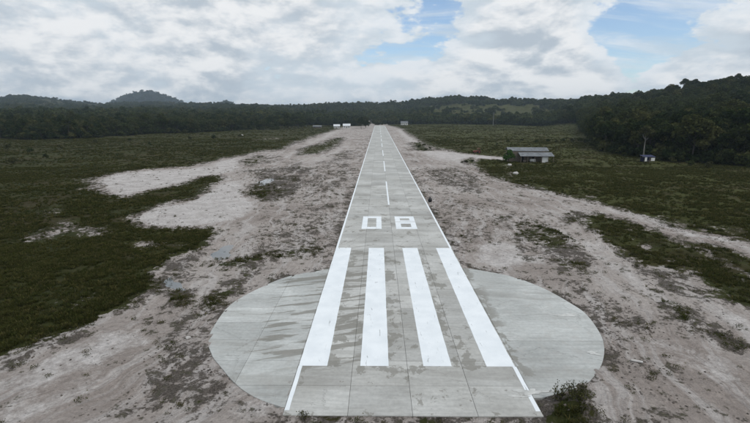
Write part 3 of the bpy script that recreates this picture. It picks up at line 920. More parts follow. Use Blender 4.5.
def crown_mesh(name, seed, h, spread, base, n, mat, leaf, lobes=9, flat=.62):
    """leaves spread over the shells of several lobes between height base and h"""
    rng = np.random.default_rng(seed)
    L = []
    for i in range(lobes):
        a = 2 * math.pi * i / lobes * 1.62 + rng.uniform(0, .7)
        hh = rng.uniform(0.12, .9) ** .85
        rad = spread * (.25 + .55 * math.sin(math.pi * min(hh + .12, 1.0)) * rng.uniform(.6, 1.0))
        L.append((rad * math.cos(a), rad * math.sin(a), base + (h - base) * hh, spread * rng.uniform(.34, .56)))
    L.append((0, 0, h - spread * .42, spread * .5))
    L = np.array(L)
    k = rng.choice(len(L), n, p=L[:, 3] ** 2 / (L[:, 3] ** 2).sum())
    d = rng.normal(size=(n, 3)); d /= np.linalg.norm(d, axis=1, keepdims=True)
    d[:, 2] = np.where((d[:, 2] < -.3) & (rng.random(n) < .6), -d[:, 2], d[:, 2])
    rr_ = L[k, 3] * (.62 + .45 * rng.random(n) ** .6)
    c = L[k, :3] + d * rr_[:, None] * np.array([1, 1, flat + .2])
    nr = d + rng.normal(size=(n, 3)) * .55; nr /= np.linalg.norm(nr, axis=1, keepdims=True)
    return quads_mesh(name, c, nr, leaf * rng.uniform(.6, 1.3, n), .62, mat, rng), L

def trunk_builder(L, h, r, seed, bend=.3):
    q = random.Random(seed); m = MB()
    top = h * .78
    pts = [(0, 0, -.4)] + [(q.uniform(-bend, bend) * k, q.uniform(-bend, bend) * k, top * k) for k in (.25, .5, .75, 1)]
    m.tube(pts, [r * 1.25, r, r * .8, r * .6, r * .3], 7)
    for x, y, z, s in L[:7]:
        k = min(max((z - s * .6) / top, .3), .9) * .8
        st = Vector((0, 0, top * k))
        m.tube([st, (st + Vector((x, y, z))) / 2 + Vector((0, 0, -.3)), (x * .92, y * .92, z)], [r * .45, r * .3, r * .12], 5)
    return m

TREES = []
for i, (h, sp, base, n, lf) in enumerate(((10.5, 3.7, 1.8, 1300, .46), (12.5, 3.9, 2.6, 1350, .48), (8.4, 3.5, 1.0, 1100, .44), (14.0, 3.3, 4.4, 1000, .46), (7.0, 3.8, .8, 1100, .44), (11.5, 4.7, 3.4, 1350, .50))):
    me, L = crown_mesh('tree_crown', 50 + i, h, sp, base, n, M['leaf_forest'], lf, 10 + i % 3)
    tm = trunk_builder(L, h, .22, 90 + i)
    tme = bpy.data.meshes.new('tree_trunk'); tme.from_pydata([tuple(v) for v in tm.v], [], tm.f); tme.materials.append(M['bark'])
    TREES.append((me, tme, h))

GROVES = []
for i in range(4):
    rng = np.random.default_rng(300 + i)
    C, N, S = [], [], []
    for k in range(9):
        a = rng.uniform(0, 6.28); rad = 9.5 * math.sqrt(rng.random()); h = rng.uniform(7.5, 13); sp = rng.uniform(2.4, 4.2)
        n = 60
        d = rng.normal(size=(n, 3)); d /= np.linalg.norm(d, axis=1, keepdims=True)
        d[:, 2] = np.where(d[:, 2] < -.2, -d[:, 2], d[:, 2])
        C.append(np.array([rad * math.cos(a), rad * math.sin(a), h - sp * .9]) + d * sp * rng.uniform(.75, 1.05, (n, 1)) * np.array([1, 1, .95]))
        C.append(np.array([rad * math.cos(a), rad * math.sin(a), (h - sp) * .5]) + rng.normal(size=(24, 3)) * np.array([1.2, 1.2, h * .16]))
        nn = d + rng.normal(size=(n, 3)) * .4; N.append(nn / np.linalg.norm(nn, axis=1, keepdims=True))
        q = rng.normal(size=(24, 3)); N.append(q / np.linalg.norm(q, axis=1, keepdims=True))
        S.append(rng.uniform(.8, 1.5, n)); S.append(rng.uniform(.9, 1.5, 24))
    GROVES.append(quads_mesh('grove', np.vstack(C), np.vstack(N), np.concatenate(S), .7, M['leaf_forest'], rng))

def source(me):
    return bpy.data.objects.new('source_' + me.name, me)      # shape used by instancing only, never linked to the scene

def scatter(name, pts, rot, scl, idx, meshes, label, cat):
    """one 'stuff' object: meshes instanced on points"""
    me = bpy.data.meshes.new(name); n = len(pts)
    me.vertices.add(n); me.vertices.foreach_set('co', np.ascontiguousarray(pts, np.float32).ravel())
    a = me.attributes.new('rot', 'FLOAT_VECTOR', 'POINT'); a.data.foreach_set('vector', np.ascontiguousarray(rot, np.float32).ravel())
    a = me.attributes.new('scl', 'FLOAT_VECTOR', 'POINT'); a.data.foreach_set('vector', np.ascontiguousarray(scl, np.float32).ravel())
    a = me.attributes.new('idx', 'INT', 'POINT'); a.data.foreach_set('value', np.ascontiguousarray(idx, np.int32))
    o = bpy.data.objects.new(name, me); COL.objects.link(o)
    g = bpy.data.node_groups.new(name, 'GeometryNodeTree')
    g.interface.new_socket('Geometry', in_out='INPUT', socket_type='NodeSocketGeometry')
    g.interface.new_socket('Geometry', in_out='OUTPUT', socket_type='NodeSocketGeometry')
    N = g.nodes; gi = N.new('NodeGroupInput'); go = N.new('NodeGroupOutput')
    ip = N.new('GeometryNodeInstanceOnPoints'); jn = N.new('GeometryNodeJoinGeometry')
    for mm in meshes:
        oi = N.new('GeometryNodeObjectInfo'); oi.inputs['Object'].default_value = source(mm); oi.inputs['As Instance'].default_value = True
        g.links.new(oi.outputs['Geometry'], jn.inputs[0])
    def na(nm, t):
        q = N.new('GeometryNodeInputNamedAttribute'); q.data_type = t; q.inputs['Name'].default_value = nm
        return q.outputs[0]
    g.links.new(gi.outputs[0], ip.inputs['Points']); g.links.new(jn.outputs[0], ip.inputs['Instance'])
    ip.inputs['Pick Instance'].default_value = True
    g.links.new(na('idx', 'INT'), ip.inputs['Instance Index'])
    e2r = N.new('FunctionNodeEulerToRotation'); g.links.new(na('rot', 'FLOAT_VECTOR'), e2r.inputs[0])
    g.links.new(e2r.outputs[0], ip.inputs['Rotation']); g.links.new(na('scl', 'FLOAT_VECTOR'), ip.inputs['Scale'])
    g.links.new(ip.outputs[0], go.inputs[0])
    md = o.modifiers.new('scatter', 'NODES'); md.node_group = g
    tag(o, label, cat, kind='stuff')
    return o

# ------------------------------------------------------------------ forest
def polar_points(r0, r1, sp0, spk, jitter, a0=-64, a1=64):
    out = []; r = r0
    while r < r1:
        s = max(sp0, r * spk)
        n = max(1, int(r * math.radians(a1 - a0) / s))
        a = np.radians(np.linspace(a0, a1, n, endpoint=False)) + RNG.uniform(-jitter, jitter, n) * s / r
        q = r + RNG.uniform(-jitter, jitter, n) * s
        out.append(np.stack([XC + q * np.sin(a), q * np.cos(a)], 1)); r += s * .92
    return np.vstack(out)

pts = polar_points(120, 760, 4.4, .0085, .55)
keep = RNG.random(len(pts)) < forest_density(pts[:, 0], pts[:, 1])
pts = pts[keep]
pxs, yrs = px_of(pts[:, 0], pts[:, 1])
zs = sample(Zg, pts[:, 0], pts[:, 1])
size = .72 + .45 * fbm(pts[:, 0] / 22., pts[:, 1] / 22., 2, 15) + RNG.uniform(-.16, .2, len(pts))
size *= np.where(pxs < 384, .86, 1.06) * np.where(RNG.random(len(pts)) < .07, 1.3, 1.0)
variant = RNG.integers(0, len(TREES), len(pts)); spin = RNG.uniform(0, 6.28, len(pts))
# the trees that show largest: front ranks of both forest edges, within the frame
d_here = forest_density(pts[:, 0], pts[:, 1])
ux = (pts[:, 0] - XC) / np.hypot(pts[:, 0] - XC, pts[:, 1]); uy = pts[:, 1] / np.hypot(pts[:, 0] - XC, pts[:, 1])
front = forest_density(pts[:, 0] - ux * 13, pts[:, 1] - uy * 13) < .5
second = forest_density(pts[:, 0] - ux * 30, pts[:, 1] - uy * 30) < .5
inframe = (pxs > -4) & (pxs < 752)
score = size / yrs * np.where(front, 1.0, np.where(second, .7, .3)) * inframe
right_side = pxs >= 500
chosen = np.zeros(len(pts), bool)
for side in (right_side, ~right_side):
    order = np.argsort(-score * side)[:148]
    chosen[order] = True
chosen &= inframe
tree_objs = {}
for i in np.nonzero(chosen)[0]:
    cm, tm, h = TREES[variant[i]]
    rt = empty('rainforest_tree', (pts[i, 0], pts[i, 1], zs[i] - .1), spin[i]); rt.scale = (size[i],) * 3
    for nm, mm in (('crown', cm), ('trunk', tm)):
        o = bpy.data.objects.new(nm, mm); COL.objects.link(o); o.parent = rt
    if right_side[i]:
        tag(rt, 'dark green tree at the front of the wooded hill on the right', 'tree', 'trees along the foot of the right hill')
    else:
        tag(rt, 'dark tree in the belt closing the left grassland', 'tree', 'trees of the belt behind the left grassland')
rest = ~chosen
n = rest.sum()
scatter('forest', np.column_stack([pts[rest], zs[rest] - .1]), np.column_stack([np.zeros(n), np.zeros(n), spin[rest]]),
        np.repeat(size[rest][:, None], 3, 1), variant[rest], [t[0] for t in TREES], 'dense dark forest covering the nearer slopes', 'forest')
ug = polar_points(120, 620, 2.6, .008, .6)
dn = forest_density(ug[:, 0], ug[:, 1]); ru = np.hypot(ug[:, 0] - XC, ug[:, 1])
dm = forest_density(ug[:, 0] - (ug[:, 0] - XC) / ru * 14, ug[:, 1] - ug[:, 1] / ru * 14)
dp_ = forest_density(ug[:, 0] + (ug[:, 0] - XC) / ru * 5, ug[:, 1] + ug[:, 1] / ru * 5)
ug = ug[(dp_ > .5) & (dm < .5) & (RNG.random(len(ug)) < .8)]
UNDER = [crown_mesh('undergrowth_clump', 170 + i, 2.6, 1.9, .1, 320, M['leaf_forest'], .34, 6)[0] for i in range(3)]
n = len(ug); us = RNG.uniform(.6, 1.7, n)
scatter('undergrowth', np.column_stack([ug, sample(Zg, ug[:, 0], ug[:, 1]) - .1]), np.column_stack([np.zeros(n), np.zeros(n), RNG.uniform(0, 6.28, n)]),
        np.column_stack([us, us, us * RNG.uniform(.7, 1.2, n)]), RNG.integers(0, 3, n), UNDER, 'dark bushy undergrowth along the foot of the forests', 'undergrowth')
gp = polar_points(700, 4700, 8, .0100, .6)
keep = RNG.random(len(gp)) < forest_density(gp[:, 0], gp[:, 1]); gp = gp[keep]
gz = sample(Zg, gp[:, 0], gp[:, 1]); n = len(gp)
gs = RNG.uniform(.75, 1.25, n) * (1 + .25 * sstep(np.hypot(gp[:, 0], gp[:, 1]), 1500, 4500))
scatter('far_forest', np.column_stack([gp, gz - .5]), np.column_stack([np.zeros(n), np.zeros(n), RNG.uniform(0, 6.28, n)]),
        np.column_stack([gs, gs, gs * RNG.uniform(.75, 1.15, n)]), RNG.integers(0, 4, n), GROVES, 'unbroken forest on the distant hills', 'forest')

# ------------------------------------------------------------------ single plants
def plant(name, px, py, me, scale, label, cat, group=None, trunk=None, part='crown', zoff=0.0, xy=None):
    x, y = xy if xy else G(px, py)
    o = empty(name, (x, y, ground_z(x, y) + zoff), random.uniform(0, 6.28)); o.scale = scale if isinstance(scale, tuple) else (scale,) * 3
    c = bpy.data.objects.new(part, me); COL.objects.link(c); c.parent = o
    if trunk:
        t = bpy.data.objects.new('trunk', trunk); COL.objects.link(t); t.parent = o
    return tag(o, label, cat, group)

me, L = crown_mesh('tall_crown', 77, 13.4, 2.7, 7.6, 800, M['leaf_savanna'], .42, 10)
tb = trunk_builder(L, 13.4, .26, 78, .1); tt = bpy.data.meshes.new('tall_trunk'); tt.from_pydata([tuple(v) for v in tb.v], [], tb.f); tt.materials.append(M['pale_bark'])
plant('tall_tree', 643, 159, me, .95, 'tall slim tree with a pale bare trunk before the right forest', 'tree', None, tt)
me, L = crown_mesh('green_bush_crown', 81, 4.2, 2.1, .7, 900, M['leaf_bright'], .26, 9)
tb = trunk_builder(L, 3.2, .10, 82); tt = bpy.data.meshes.new('bush_trunk'); tt.from_pydata([tuple(v) for v in tb.v], [], tb.f); tt.materials.append(M['bark'])
plant('small_tree', 0, 0, me, 1.0, 'bright green leafy small tree at the left end of the zinc shed', 'tree', None, tt, xy=(G(508, 162)[0], G(531, 162)[1] - 1.2))

SHRUBS = []
for i in range(3):
    me, L = crown_mesh('shrub_crown', 120 + i, 2.3, 1.5, .2, 420, M['leaf_savanna'], .25, 7)
    tb = trunk_builder(L, 1.8, .06, 130 + i); tt = bpy.data.meshes.new('shrub_stem'); tt.from_pydata([tuple(v) for v in tb.v], [], tb.f); tt.materials.append(M['bark'])
    SHRUBS.append((me, tt))
q = random.Random(21)
ORD = 'first second third fourth fifth sixth seventh eighth ninth tenth eleventh twelfth thirteenth fourteenth fifteenth sixteenth seventeenth eighteenth'.split()
RIGHT_SHRUBS = ((536, 143, 1.0), (548, 142, 1.1), (556, 143, .9), (563, 141, 1.2), (572, 142, 1.2), (580, 141, 1.3), (586, 143, 1.3), (592, 146, 1.2),
                    (522, 141, .8), (508, 142, .7), (497, 145, .6), (600, 151, 1.2), (612, 154, 1.1), (624, 157, 1.0), (660, 161, 1.2), (672, 163, 1.1), (690, 166, 1.0), (708, 169, 1.1))
for (px, py, s) in RIGHT_SHRUBS:
    cm, tm = SHRUBS[q.randrange(3)]
    n_ = sum(1 for p_ in RIGHT_SHRUBS if p_[0] < px)
    plant('shrub', px, py, cm, s * .8, ORD[n_] + ' from the left of the low dark shrubs in the right meadow', 'shrub', 'shrubs scattered over the right meadow', tm)
LEFT_SHRUBS = ((30, 152, 1.2), (60, 148, 1.1), (95, 143, 1.2), (130, 141, 1.0), (150, 146, .9), (190, 140, 1.2), (214, 139, 1.5), (12, 163, 1.3), (46, 158, 1.0), (240, 137, 1.2), (8, 150, 1.4))
for (px, py, s) in LEFT_SHRUBS:
    cm, tm = SHRUBS[q.randrange(3)]
    n_ = sum(1 for p_ in LEFT_SHRUBS if p_[0] < px)
    plant('shrub', px, py, cm, s * .8, ORD[n_] + ' from the left of the low dark shrubs in the left grassland', 'shrub', 'shrubs scattered over the left grassland', tm)
for k, (px, py, s) in enumerate(((419, 147.5, .55), (424, 146, .6), (430, 149, .5), (426, 149.5, .45))):
    cm, tm = SHRUBS[k % 3]
    plant('shrub', px, py, cm, (s * 1.2, s * 1.2, s * .8), ('leftmost', 'middle rear', 'rightmost', 'middle front')[k] + ' shrub of the clump on sand right of the far runway', 'shrub', 'shrub clump on the right sand', tm)
for k, (px, py, s) in enumerate(((466, 162, .5), (472, 161.5, .45), (462, 162.5, .35))):
    cm, tm = SHRUBS[k % 3]
    plant('shrub', px, py, cm, (s * 1.2, s * 1.2, s * .7), ('middle', 'rightmost', 'leftmost')[k] + ' low shrub in the fork of the sandy tracks', 'shrub', 'shrubs in the track fork', tm)

# leafy weed bush on the soil heap at the lower right
def stem_bush(name, loc, h, r, stems, seed, mat, leaf, label):
    rng = np.random.default_rng(seed); root = empty(name, loc)
    m = MB(); C, N, S = [], [], []
    for i in range(stems):
        a = rng.uniform(0, 6.28); rad = r * math.sqrt(rng.random()); hh = h * rng.uniform(.5, 1.0)
        b = Vector((rad * .35 * math.cos(a), rad * .35 * math.sin(a), -.1)); e = Vector((rad * math.cos(a), rad * math.sin(a), hh))
        mid = b.lerp(e, .5) + Vector((0, 0, hh * .12))
        m.tube([b, mid, e], [.016, .011, .004], 4)
        n = 16
        t = rng.random(n) * .85 + .15
        for k in t:
            p = b.lerp(mid, k * 2) if k < .5 else mid.lerp(e, k * 2 - 1)
            C.append(np.array(p) + rng.normal(size=3) * .09); nn = rng.normal(size=3) + np.array([0, 0, 1.0]); N.append(nn / np.linalg.norm(nn)); S.append(leaf * rng.uniform(.6, 1.3))
    m.build('stem', M['bark'], root)
    me = quads_mesh('foliage', np.array(C), np.array(N), np.array(S), .5, mat, rng)
    o = bpy.data.objects.new('foliage', me); COL.objects.link(o); o.parent = root
    return tag(root, label, 'bush')
x, y = G(577, 405); stem_bush('weed_bush', (x, y, ground_z(x, y)), 0.5, 1.0, 60, 5, M['weed'], .055, 'leafy weed bush on the soil heap beside the lower right runway end')
x, y = G(557, 401); stem_bush('weed_bush', (x, y, ground_z(x, y)), 1.1, .45, 14, 6, M['weed'], .07, 'sparse upright weed just left of the leafy bush on the heap')
x, y = G(304, 416.5); stem_bush('weed_bush', (x, y, ground_z(x, y)), .35, .4, 14, 8, M['weed'], .045, 'small weed tuft at the lower left runway corner')

# ------------------------------------------------------------------ grass, weeds and clods
def tuft_mesh(seed, n, h, r, mat, wd):
    rng = np.random.default_rng(seed); v, f = [], []
    for i in range(n):
        a = rng.uniform(0, 6.28); rad = r * math.sqrt(rng.random()) * .6; hh = h * rng.uniform(.45, 1); lean = rng.uniform(.15, .75) * hh
        bx, by = rad * math.cos(a), rad * math.sin(a); a2 = a + rng.uniform(-.9, .9)
        ex, ey = bx + lean * math.cos(a2), by + lean * math.sin(a2)
        wx, wy = -math.sin(a2) * wd, math.cos(a2) * wd; k = len(v)
        v += [(bx - wx, by - wy, -.05), (bx + wx, by + wy, -.05), ((bx + ex) / 2 + wx * .8, (by + ey) / 2 + wy * .8, hh * .68), ((bx + ex) / 2 - wx * .8, (by + ey) / 2 - wy * .8, hh * .68), (ex, ey, hh)]
        f += [(k, k + 1, k + 2), (k, k + 2, k + 3), (k + 3, k + 2, k + 4)]
    me = big_mesh('tuft', np.array(v), np.array(f), mat)
    leaf_attr(me, len(f), rng)
    return me
TUFT = [tuft_mesh(i, 20, .5, .34, M['grass'], .028) for i in range(4)]
WEED = []
for i in range(3):
    rng = np.random.default_rng(500 + i); n = 60
    c = rng.normal(size=(n, 3)) * np.array([.24, .24, .10]) + np.array([0, 0, .16]); nr = rng.normal(size=(n, 3)) + np.array([0, 0, .8]); nr /= np.linalg.norm(nr, axis=1, keepdims=True)
    WEED.append(quads_mesh('weed', c, nr, rng.uniform(.05, .10, n), .55, M['weed'], rng))
CLOD = []
for i in range(4):
    bm = bmesh.new(); bmesh.ops.create_icosphere(bm, subdivisions=2, radius=1.0); rn = random.Random(i)
    for vv_ in bm.verts:
        k = rn.uniform(.68, 1.2); vv_.co = Vector((vv_.co.x * k, vv_.co.y * k, vv_.co.z * k * .6))
    me = bpy.data.meshes.new('clod'); bm.to_mesh(me); bm.free(); me.materials.append(M['clod']); CLOD.append(me)

def spread(n, ymin, ymax, pxlo=-330, pxhi=1080):
    """n points in the viewed wedge, uniform per unit area"""
    y = np.sqrt(RNG.uniform(ymin ** 2, ymax ** 2, n)); px = RNG.uniform(pxlo, pxhi, n)
    x = XC + (px - 378.5) / F * math.cos(PITCH) * y
    return x, y
def put(name, x, y, meshes, s0, s1, label, cat, tilt=.12, sink=0.0):
    n = len(x); z = sample(Zg, x, y) - sink; s = RNG.uniform(s0, s1, n)
    return scatter(name, np.column_stack([x, y, z]), np.column_stack([RNG.normal(0, tilt, n), RNG.normal(0, tilt, n), RNG.uniform(0, 6.28, n)]),
                   np.column_stack([s, s, s * RNG.uniform(.7, 1.25, n)]), RNG.integers(0, len(meshes), n), meshes, label, cat)
def patch(x, y, s, seed):
    return fbm(x / s, y / s, 3, seed)
# grass: thick near the camera, coarser clumps farther out
xs_, ys_, ss_ = [], [], []
for n, y0_, y1_, k in ((290000, 22, 70, .8), (205000, 70, 150, 1.2), (120000, 150, 330, 2.0), (100000, 330, 760, 3.2)):
    x, y = spread(n, y0_, y1_)
    g = sample(GRg, x, y); c = concrete_sd(x, y)
    ge = g + (patch(x, y, 1.6 * k, 207) - .5) * 1.5
    pr = sstep(ge, .50, 1.0) * np.where(g > .9, 1, .45) * (.22 + .78 * sstep(patch(x, y, 5 * k, 201), .36, .62))
    keep = (RNG.random(n) < pr) & (c < -.6) & (forest_density(x, y) < .5)
    xs_.append(x[keep]); ys_.append(y[keep]); ss_.append(np.full(keep.sum(), k))
x = np.concatenate(xs_); y = np.concatenate(ys_); k = np.concatenate(ss_); n = len(x)
s = RNG.uniform(.55, 1.25, n) * k
scatter('savanna_grass', np.column_stack([x, y, sample(Zg, x, y) - .02]), np.column_stack([RNG.normal(0, .12, n), RNG.normal(0, .12, n), RNG.uniform(0, 6.28, n)]),
        np.column_stack([s, s, s * RNG.uniform(.4, .8, n) / np.sqrt(k)]), RNG.integers(0, 4, n), TUFT, 'dark olive savanna grass on both sides of the cleared strip', 'grass')
# weeds on the churned soil
x, y = spread(200000, 22, 150); g = sample(GRg, x, y); d = sample(DKg, x, y); c = concrete_sd(x, y)
pr = np.clip(g * .55 * (g < .9) + d * .30 + .05, 0, 1) * sstep(patch(x, y, 1.7, 231), .44, .66)
keep = (RNG.random(len(x)) < pr) & (c < -.35)
put('ground_weeds', x[keep], y[keep], WEED, .22, .75, 'small weeds sprouting on the churned sandy soil', 'weeds')
x, y = spread(440000, 22, 130); d = sample(DKg, x, y); g = sample(GRg, x, y); c = concrete_sd(x, y)
pr = np.clip(d * .75 + .05, 0, 1) * sstep(patch(x, y, 1.9, 251), .45, .62) * (g < .95)
keep = (RNG.random(len(x)) < pr) & (c < -.3)
put('soil_clods', x[keep], y[keep], CLOD, .02, .095, 'dark lumps of churned topsoil lying on the sand', 'soil clods', .5)

# ------------------------------------------------------------------ buildings
def corrugated(m, p0, p1, p2, p3, pitch=.55, amp=.05, thick=.04):
    """roof sheet p0-p1 eave, p3-p2 ridge, ribs running up the slope"""
    p0, p1, p2, p3 = map(Vector, (p0, p1, p2, p3))
    n = max(4, int((p1 - p0).length / pitch) * 2); nr = (p1 - p0).cross(p3 - p0).normalized(); i0 = len(m.v)
    for k in range(n + 1):
        t = k / n; o = nr * (amp if k % 2 else 0)
        a, b = p0.lerp(p1, t) + o, p3.lerp(p2, t) + o
        m.v += [tuple(a), tuple(b), tuple(a - nr * thick), tuple(b - nr * thick)]
        if k:
            q = i0 + 4 * k
            m.f += [(q - 4, q, q + 1, q - 3), (q - 2, q - 1, q + 3, q + 2), (q - 4, q - 2, q + 2, q), (q - 3, q + 1, q + 3, q - 1)]
    m.f += [(i0, i0 + 1, i0 + 3, i0 + 2), (i0 + 4 * n, i0 + 4 * n + 2, i0 + 4 * n + 3, i0 + 4 * n + 1)]

# zinc shed
sx, sy = G(531, 162); sz = ground_z(sx, sy)
shed = empty('zinc_shed', (sx, sy, sz), math.radians(-4))
tag(shed, 'long low wooden shed with two grey zinc roofs in the right meadow', 'shed')
U = (G(549, 162)[0] - G(513, 162)[0]) / 36.0
m = MB()
corrugated(m, (-8.2, 1.2, 3.9), (6.6, 1.2, 3.9), (6.6, 4.6, 5.0), (-8.2, 4.6, 5.0)); m.build('upper_roof', M['zinc'], shed)
m = MB(); corrugated(m, (6.6, 7.8, 3.8), (-8.2, 7.8, 3.8), (-8.2, 4.66, 5.0), (6.6, 4.66, 5.0)); m.build('rear_roof', M['zinc'], shed)
m = MB(); corrugated(m, (-4.6, -3.0, 2.35), (7.4, -3.0, 2.35), (7.4, 1.1, 3.45), (-4.6, 1.1, 3.45)); m.build('lean_to_roof', M['zinc'], shed)
for k, x in enumerate((-4.3, -1.9, .5, 2.9, 5.3, 7.1)):
    MB().box((x, -2.75, 1.05), (.16, .16, 2.5)).build('post', M['wood'], shed)
def planks(x0, x1, y, z0, z1, parent, mat, wd=.32):
    x = x0; r_ = random.Random(int(x0 * 10 + y * 7))
    first = None
    while x < x1 - .05:
        w_ = min(wd, x1 - x) - .02
        MB().box((x + w_ / 2, y + r_.uniform(-.02, .02), (z0 + z1) / 2), (w_, .05, z1 - z0)).build('plank', mat, parent); x += wd
MB().box((-.8, 4.3, 1.6), (14.0, 6.0, 3.6)).build('rear_room', M['wood'], shed)
MB().box((-1.0, 1.26, 3.4), (14.2, .10, .5)).build('wall_plate', M['wood'], shed)
planks(-8.0, -4.7, 1.1, -.1, 3.7, shed, M['wood'], .55)
MB().box((4.3, -2.35, 1.1), (2.1, .12, 2.0)).build('white_panel', M['white_wall'], shed)
MB().box((.2, -1.2, .75), (1.9, .7, .95)).build('white_tank', M['white_wall'], shed)
MB().box((-2.6, -1.4, .55), (1.1, .8, .7)).build('crate', M['wood'], shed)
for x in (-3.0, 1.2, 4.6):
    MB().box((x, 1.24, 1.0), (1.1, .06, 2.1)).build('doorway_shade', M['inside_shade'], shed)  # flat dark panels on the solid room: door openings with their shade painted

# tarpaulin shelter by the right forest
tx, ty = G(647, 162.6); tz = ground_z(tx, ty)
tent = empty('tarpaulin_shelter', (tx, ty, tz), math.radians(8))
tag(tent, 'small shelter with blue tarpaulin roof and white sheet near the right forest', 'shelter')
for x in (-2.0, 0, 2.0):
    for y in (-1.1, 1.1):
        MB().box((x, y, 1.0), (.10, .10, 2.1 + (.4 if y > 0 else 0))).build('post', M['wood'], tent)
m = MB(); v0 = []
n = 10
for i in range(n + 1):
    for j in range(5):
        u_, w_ = i / n, j / 4
        v0.append((-2.3 + 4.6 * u_, -1.35 + 2.7 * w_, 2.0 + .5 * w_ - .16 * math.sin(u_ * math.pi * 2) ** 2 * math.sin(w_ * math.pi) + random.uniform(-.03, .03)))
fs = [(i * 5 + j, (i + 1) * 5 + j, (i + 1) * 5 + j + 1, i * 5 + j + 1) for i in range(n) for j in range(4)]
o = mesh_obj('tarpaulin', v0, fs, M['blue_tarp'], tent); o.modifiers.new('thickness', 'SOLIDIFY').thickness = .03
MB().box((1.2, -1.22, 1.1), (1.5, .05, 1.1)).build('white_sheet', M['white_wall'], tent)
MB().box((-1.55, -1.22, 1.2), (.8, .05, 1.5)).build('white_sheet', M['white_wall'], tent)
MB().box((-.3, .9, .95), (3.6, .06, 1.6)).build('back_sheet', M['blue_tarp'], tent)
MB().box((0, -.6, .55), (3.6, .6, .12)).build('bench', M['wood'], tent)

def house(name, px, py, wd, dp, hw, hr, wall, roof, label, rz=0.0, y=None):
    x, yy = G(px, py)
    if y: x, yy = XC + (px - 378.5) / F * math.cos(PITCH) * y, y
    z = ground_z(x, yy)
    h = empty(name, (x, yy, z), rz); tag(h, label, 'building')
    MB().box((0, 0, hw / 2 - .4), (wd, dp, hw + .8)).build('wall', wall, h)
    m = MB(); e = .5
    corrugated(m, (-wd / 2 - e, -dp / 2 - e, hw), (wd / 2 + e, -dp / 2 - e, hw), (wd / 2 + e, 0, hw + hr), (-wd / 2 - e, 0, hw + hr), 1.0)
    m.build('roof', roof, h)
    m = MB(); corrugated(m, (wd / 2 + e, dp / 2 + e, hw), (-wd / 2 - e, dp / 2 + e, hw), (-wd / 2 - e, .05, hw + hr), (wd / 2 + e, .05, hw + hr), 1.0)
    m.build('roof', roof, h)
    for s in (-1, 1):
        m = MB(); i = len(m.v); m.v += [(s * wd / 2, -dp / 2, hw), (s * wd / 2, dp / 2, hw), (s * wd / 2, 0, hw + hr - .06), (s * (wd / 2 - .15), -dp / 2, hw), (s * (wd / 2 - .15), dp / 2, hw), (s * (wd / 2 - .15), 0, hw + hr - .06)]
        m.f += [(0, 1, 2), (5, 4, 3), (0, 3, 4, 1), (1, 4, 5, 2), (2, 5, 3, 0)]; m.build('gable', wall, h)
    MB().box((0, -dp / 2 - .02, 1.0), (1.0, .1, 2.0)).build('door', M['wood'], h)
    for s in (-.32, .32):
        w_ = MB().box((s * wd, -dp / 2 - .02, 1.5), (1.3, .08, 1.1)).build('window', M['glass'], h)
        MB().box((s * wd, -dp / 2 - .04, .9), (1.5, .14, .08)).build('sill', M['white_wall'], w_)
    return h
house('village_house', 336.5, 127.4, 7.2, 7, 2.6, 2.2, M['white_wall'], M['white_roof'], 'white roofed house left of the pair at the far left of the runway', .1, 570)
house('village_house', 346.5, 127.2, 8.6, 7, 2.8, 2.6, M['white_wall'], M['white_roof'], 'larger white roofed house right of the pair beyond the runway', .05, 575)
house('village_house', 317, 127.2, 10, 6, 2.2, 1.4, M['wood'], M['zinc'], 'dull grey roofed house left of the two white houses', .0, 565)
house('village_house', 404.5, 121.8, 11, 8, 3.4, 2.6, M['white_wall'], M['zinc'], 'pale house at the edge of the meadow right of the runway end', -.1, 740)

# mast among the trees
mx_, my_ = XC + (493.5 - 378.5) / F * math.cos(PITCH) * 700, 700; mz = ground_z(mx_, my_)
mast = empty('radio_mast', (mx_, my_, mz)); tag(mast, 'thin pale radio mast in front of the far trees', 'mast')
for k in range(3):
    a = 2 * math.pi * k / 3
    MB().tube([(.45 * math.cos(a), .45 * math.sin(a), -.3), (.30 * math.cos(a), .30 * math.sin(a), 19)], [.09, .07], 6).build('leg', M['galvanised'], mast)
for k in range(18):
    z = .6 + k * 1.05; r_ = .44 - .14 * z / 19; m = MB()
    for i in range(3):
        a, b = 2 * math.pi * i / 3, 2 * math.pi * (i + 1) / 3
        m.tube([(r_ * math.cos(a), r_ * math.sin(a), z), (r_ * math.cos(b), r_ * math.sin(b), z + 1.0)], [.045, .045], 4)
    m.build('brace', M['galvanised'], mast)
MB().tube([(0, 0, 18.8), (0, 0, 20.5)], [.06, .03], 6).build('antenna', M['galvanised'], mast)

# red tractor on the track by the meadow
rx_, ry_ = G(476.5, 153.2); rz_ = ground_z(rx_, ry_)
tr = empty('farm_tractor', (rx_, ry_, rz_), math.radians(6)); tag(tr, 'small red tractor parked beside the sandy track to the shed', 'tractor')
m = MB(); m.prism([(-1.5, .75), (-1.5, 1.15), (-1.3, 1.35), (.2, 1.4), (.2, .7)], [((0, -.38, 0), (1, 0, 0), (0, 0, 1)), ((0, .38, 0), (1, 0, 0), (0, 0, 1))]); m.build('bonnet', M['red_paint'], tr)
m = MB(); m.box((.85, 0, 1.0), (1.3, .7, .5)); m.build('chassis', M['red_paint'], tr)
m = MB(); m.box((.9, 0, 2.25), (1.5, 1.3, .1), 0, .94); m.build('cab_roof', M['red_paint'], tr)
for x in (.25, 1.5):
    for y in (-.55, .55):
        MB().box((x, y, 1.7), (.07, .07, 1.05)).build('cab_post', M['rubber'], tr)
MB().box((1.1, 0, 1.35), (.5, .5, .18)).build('seat', M['rubber'], tr)
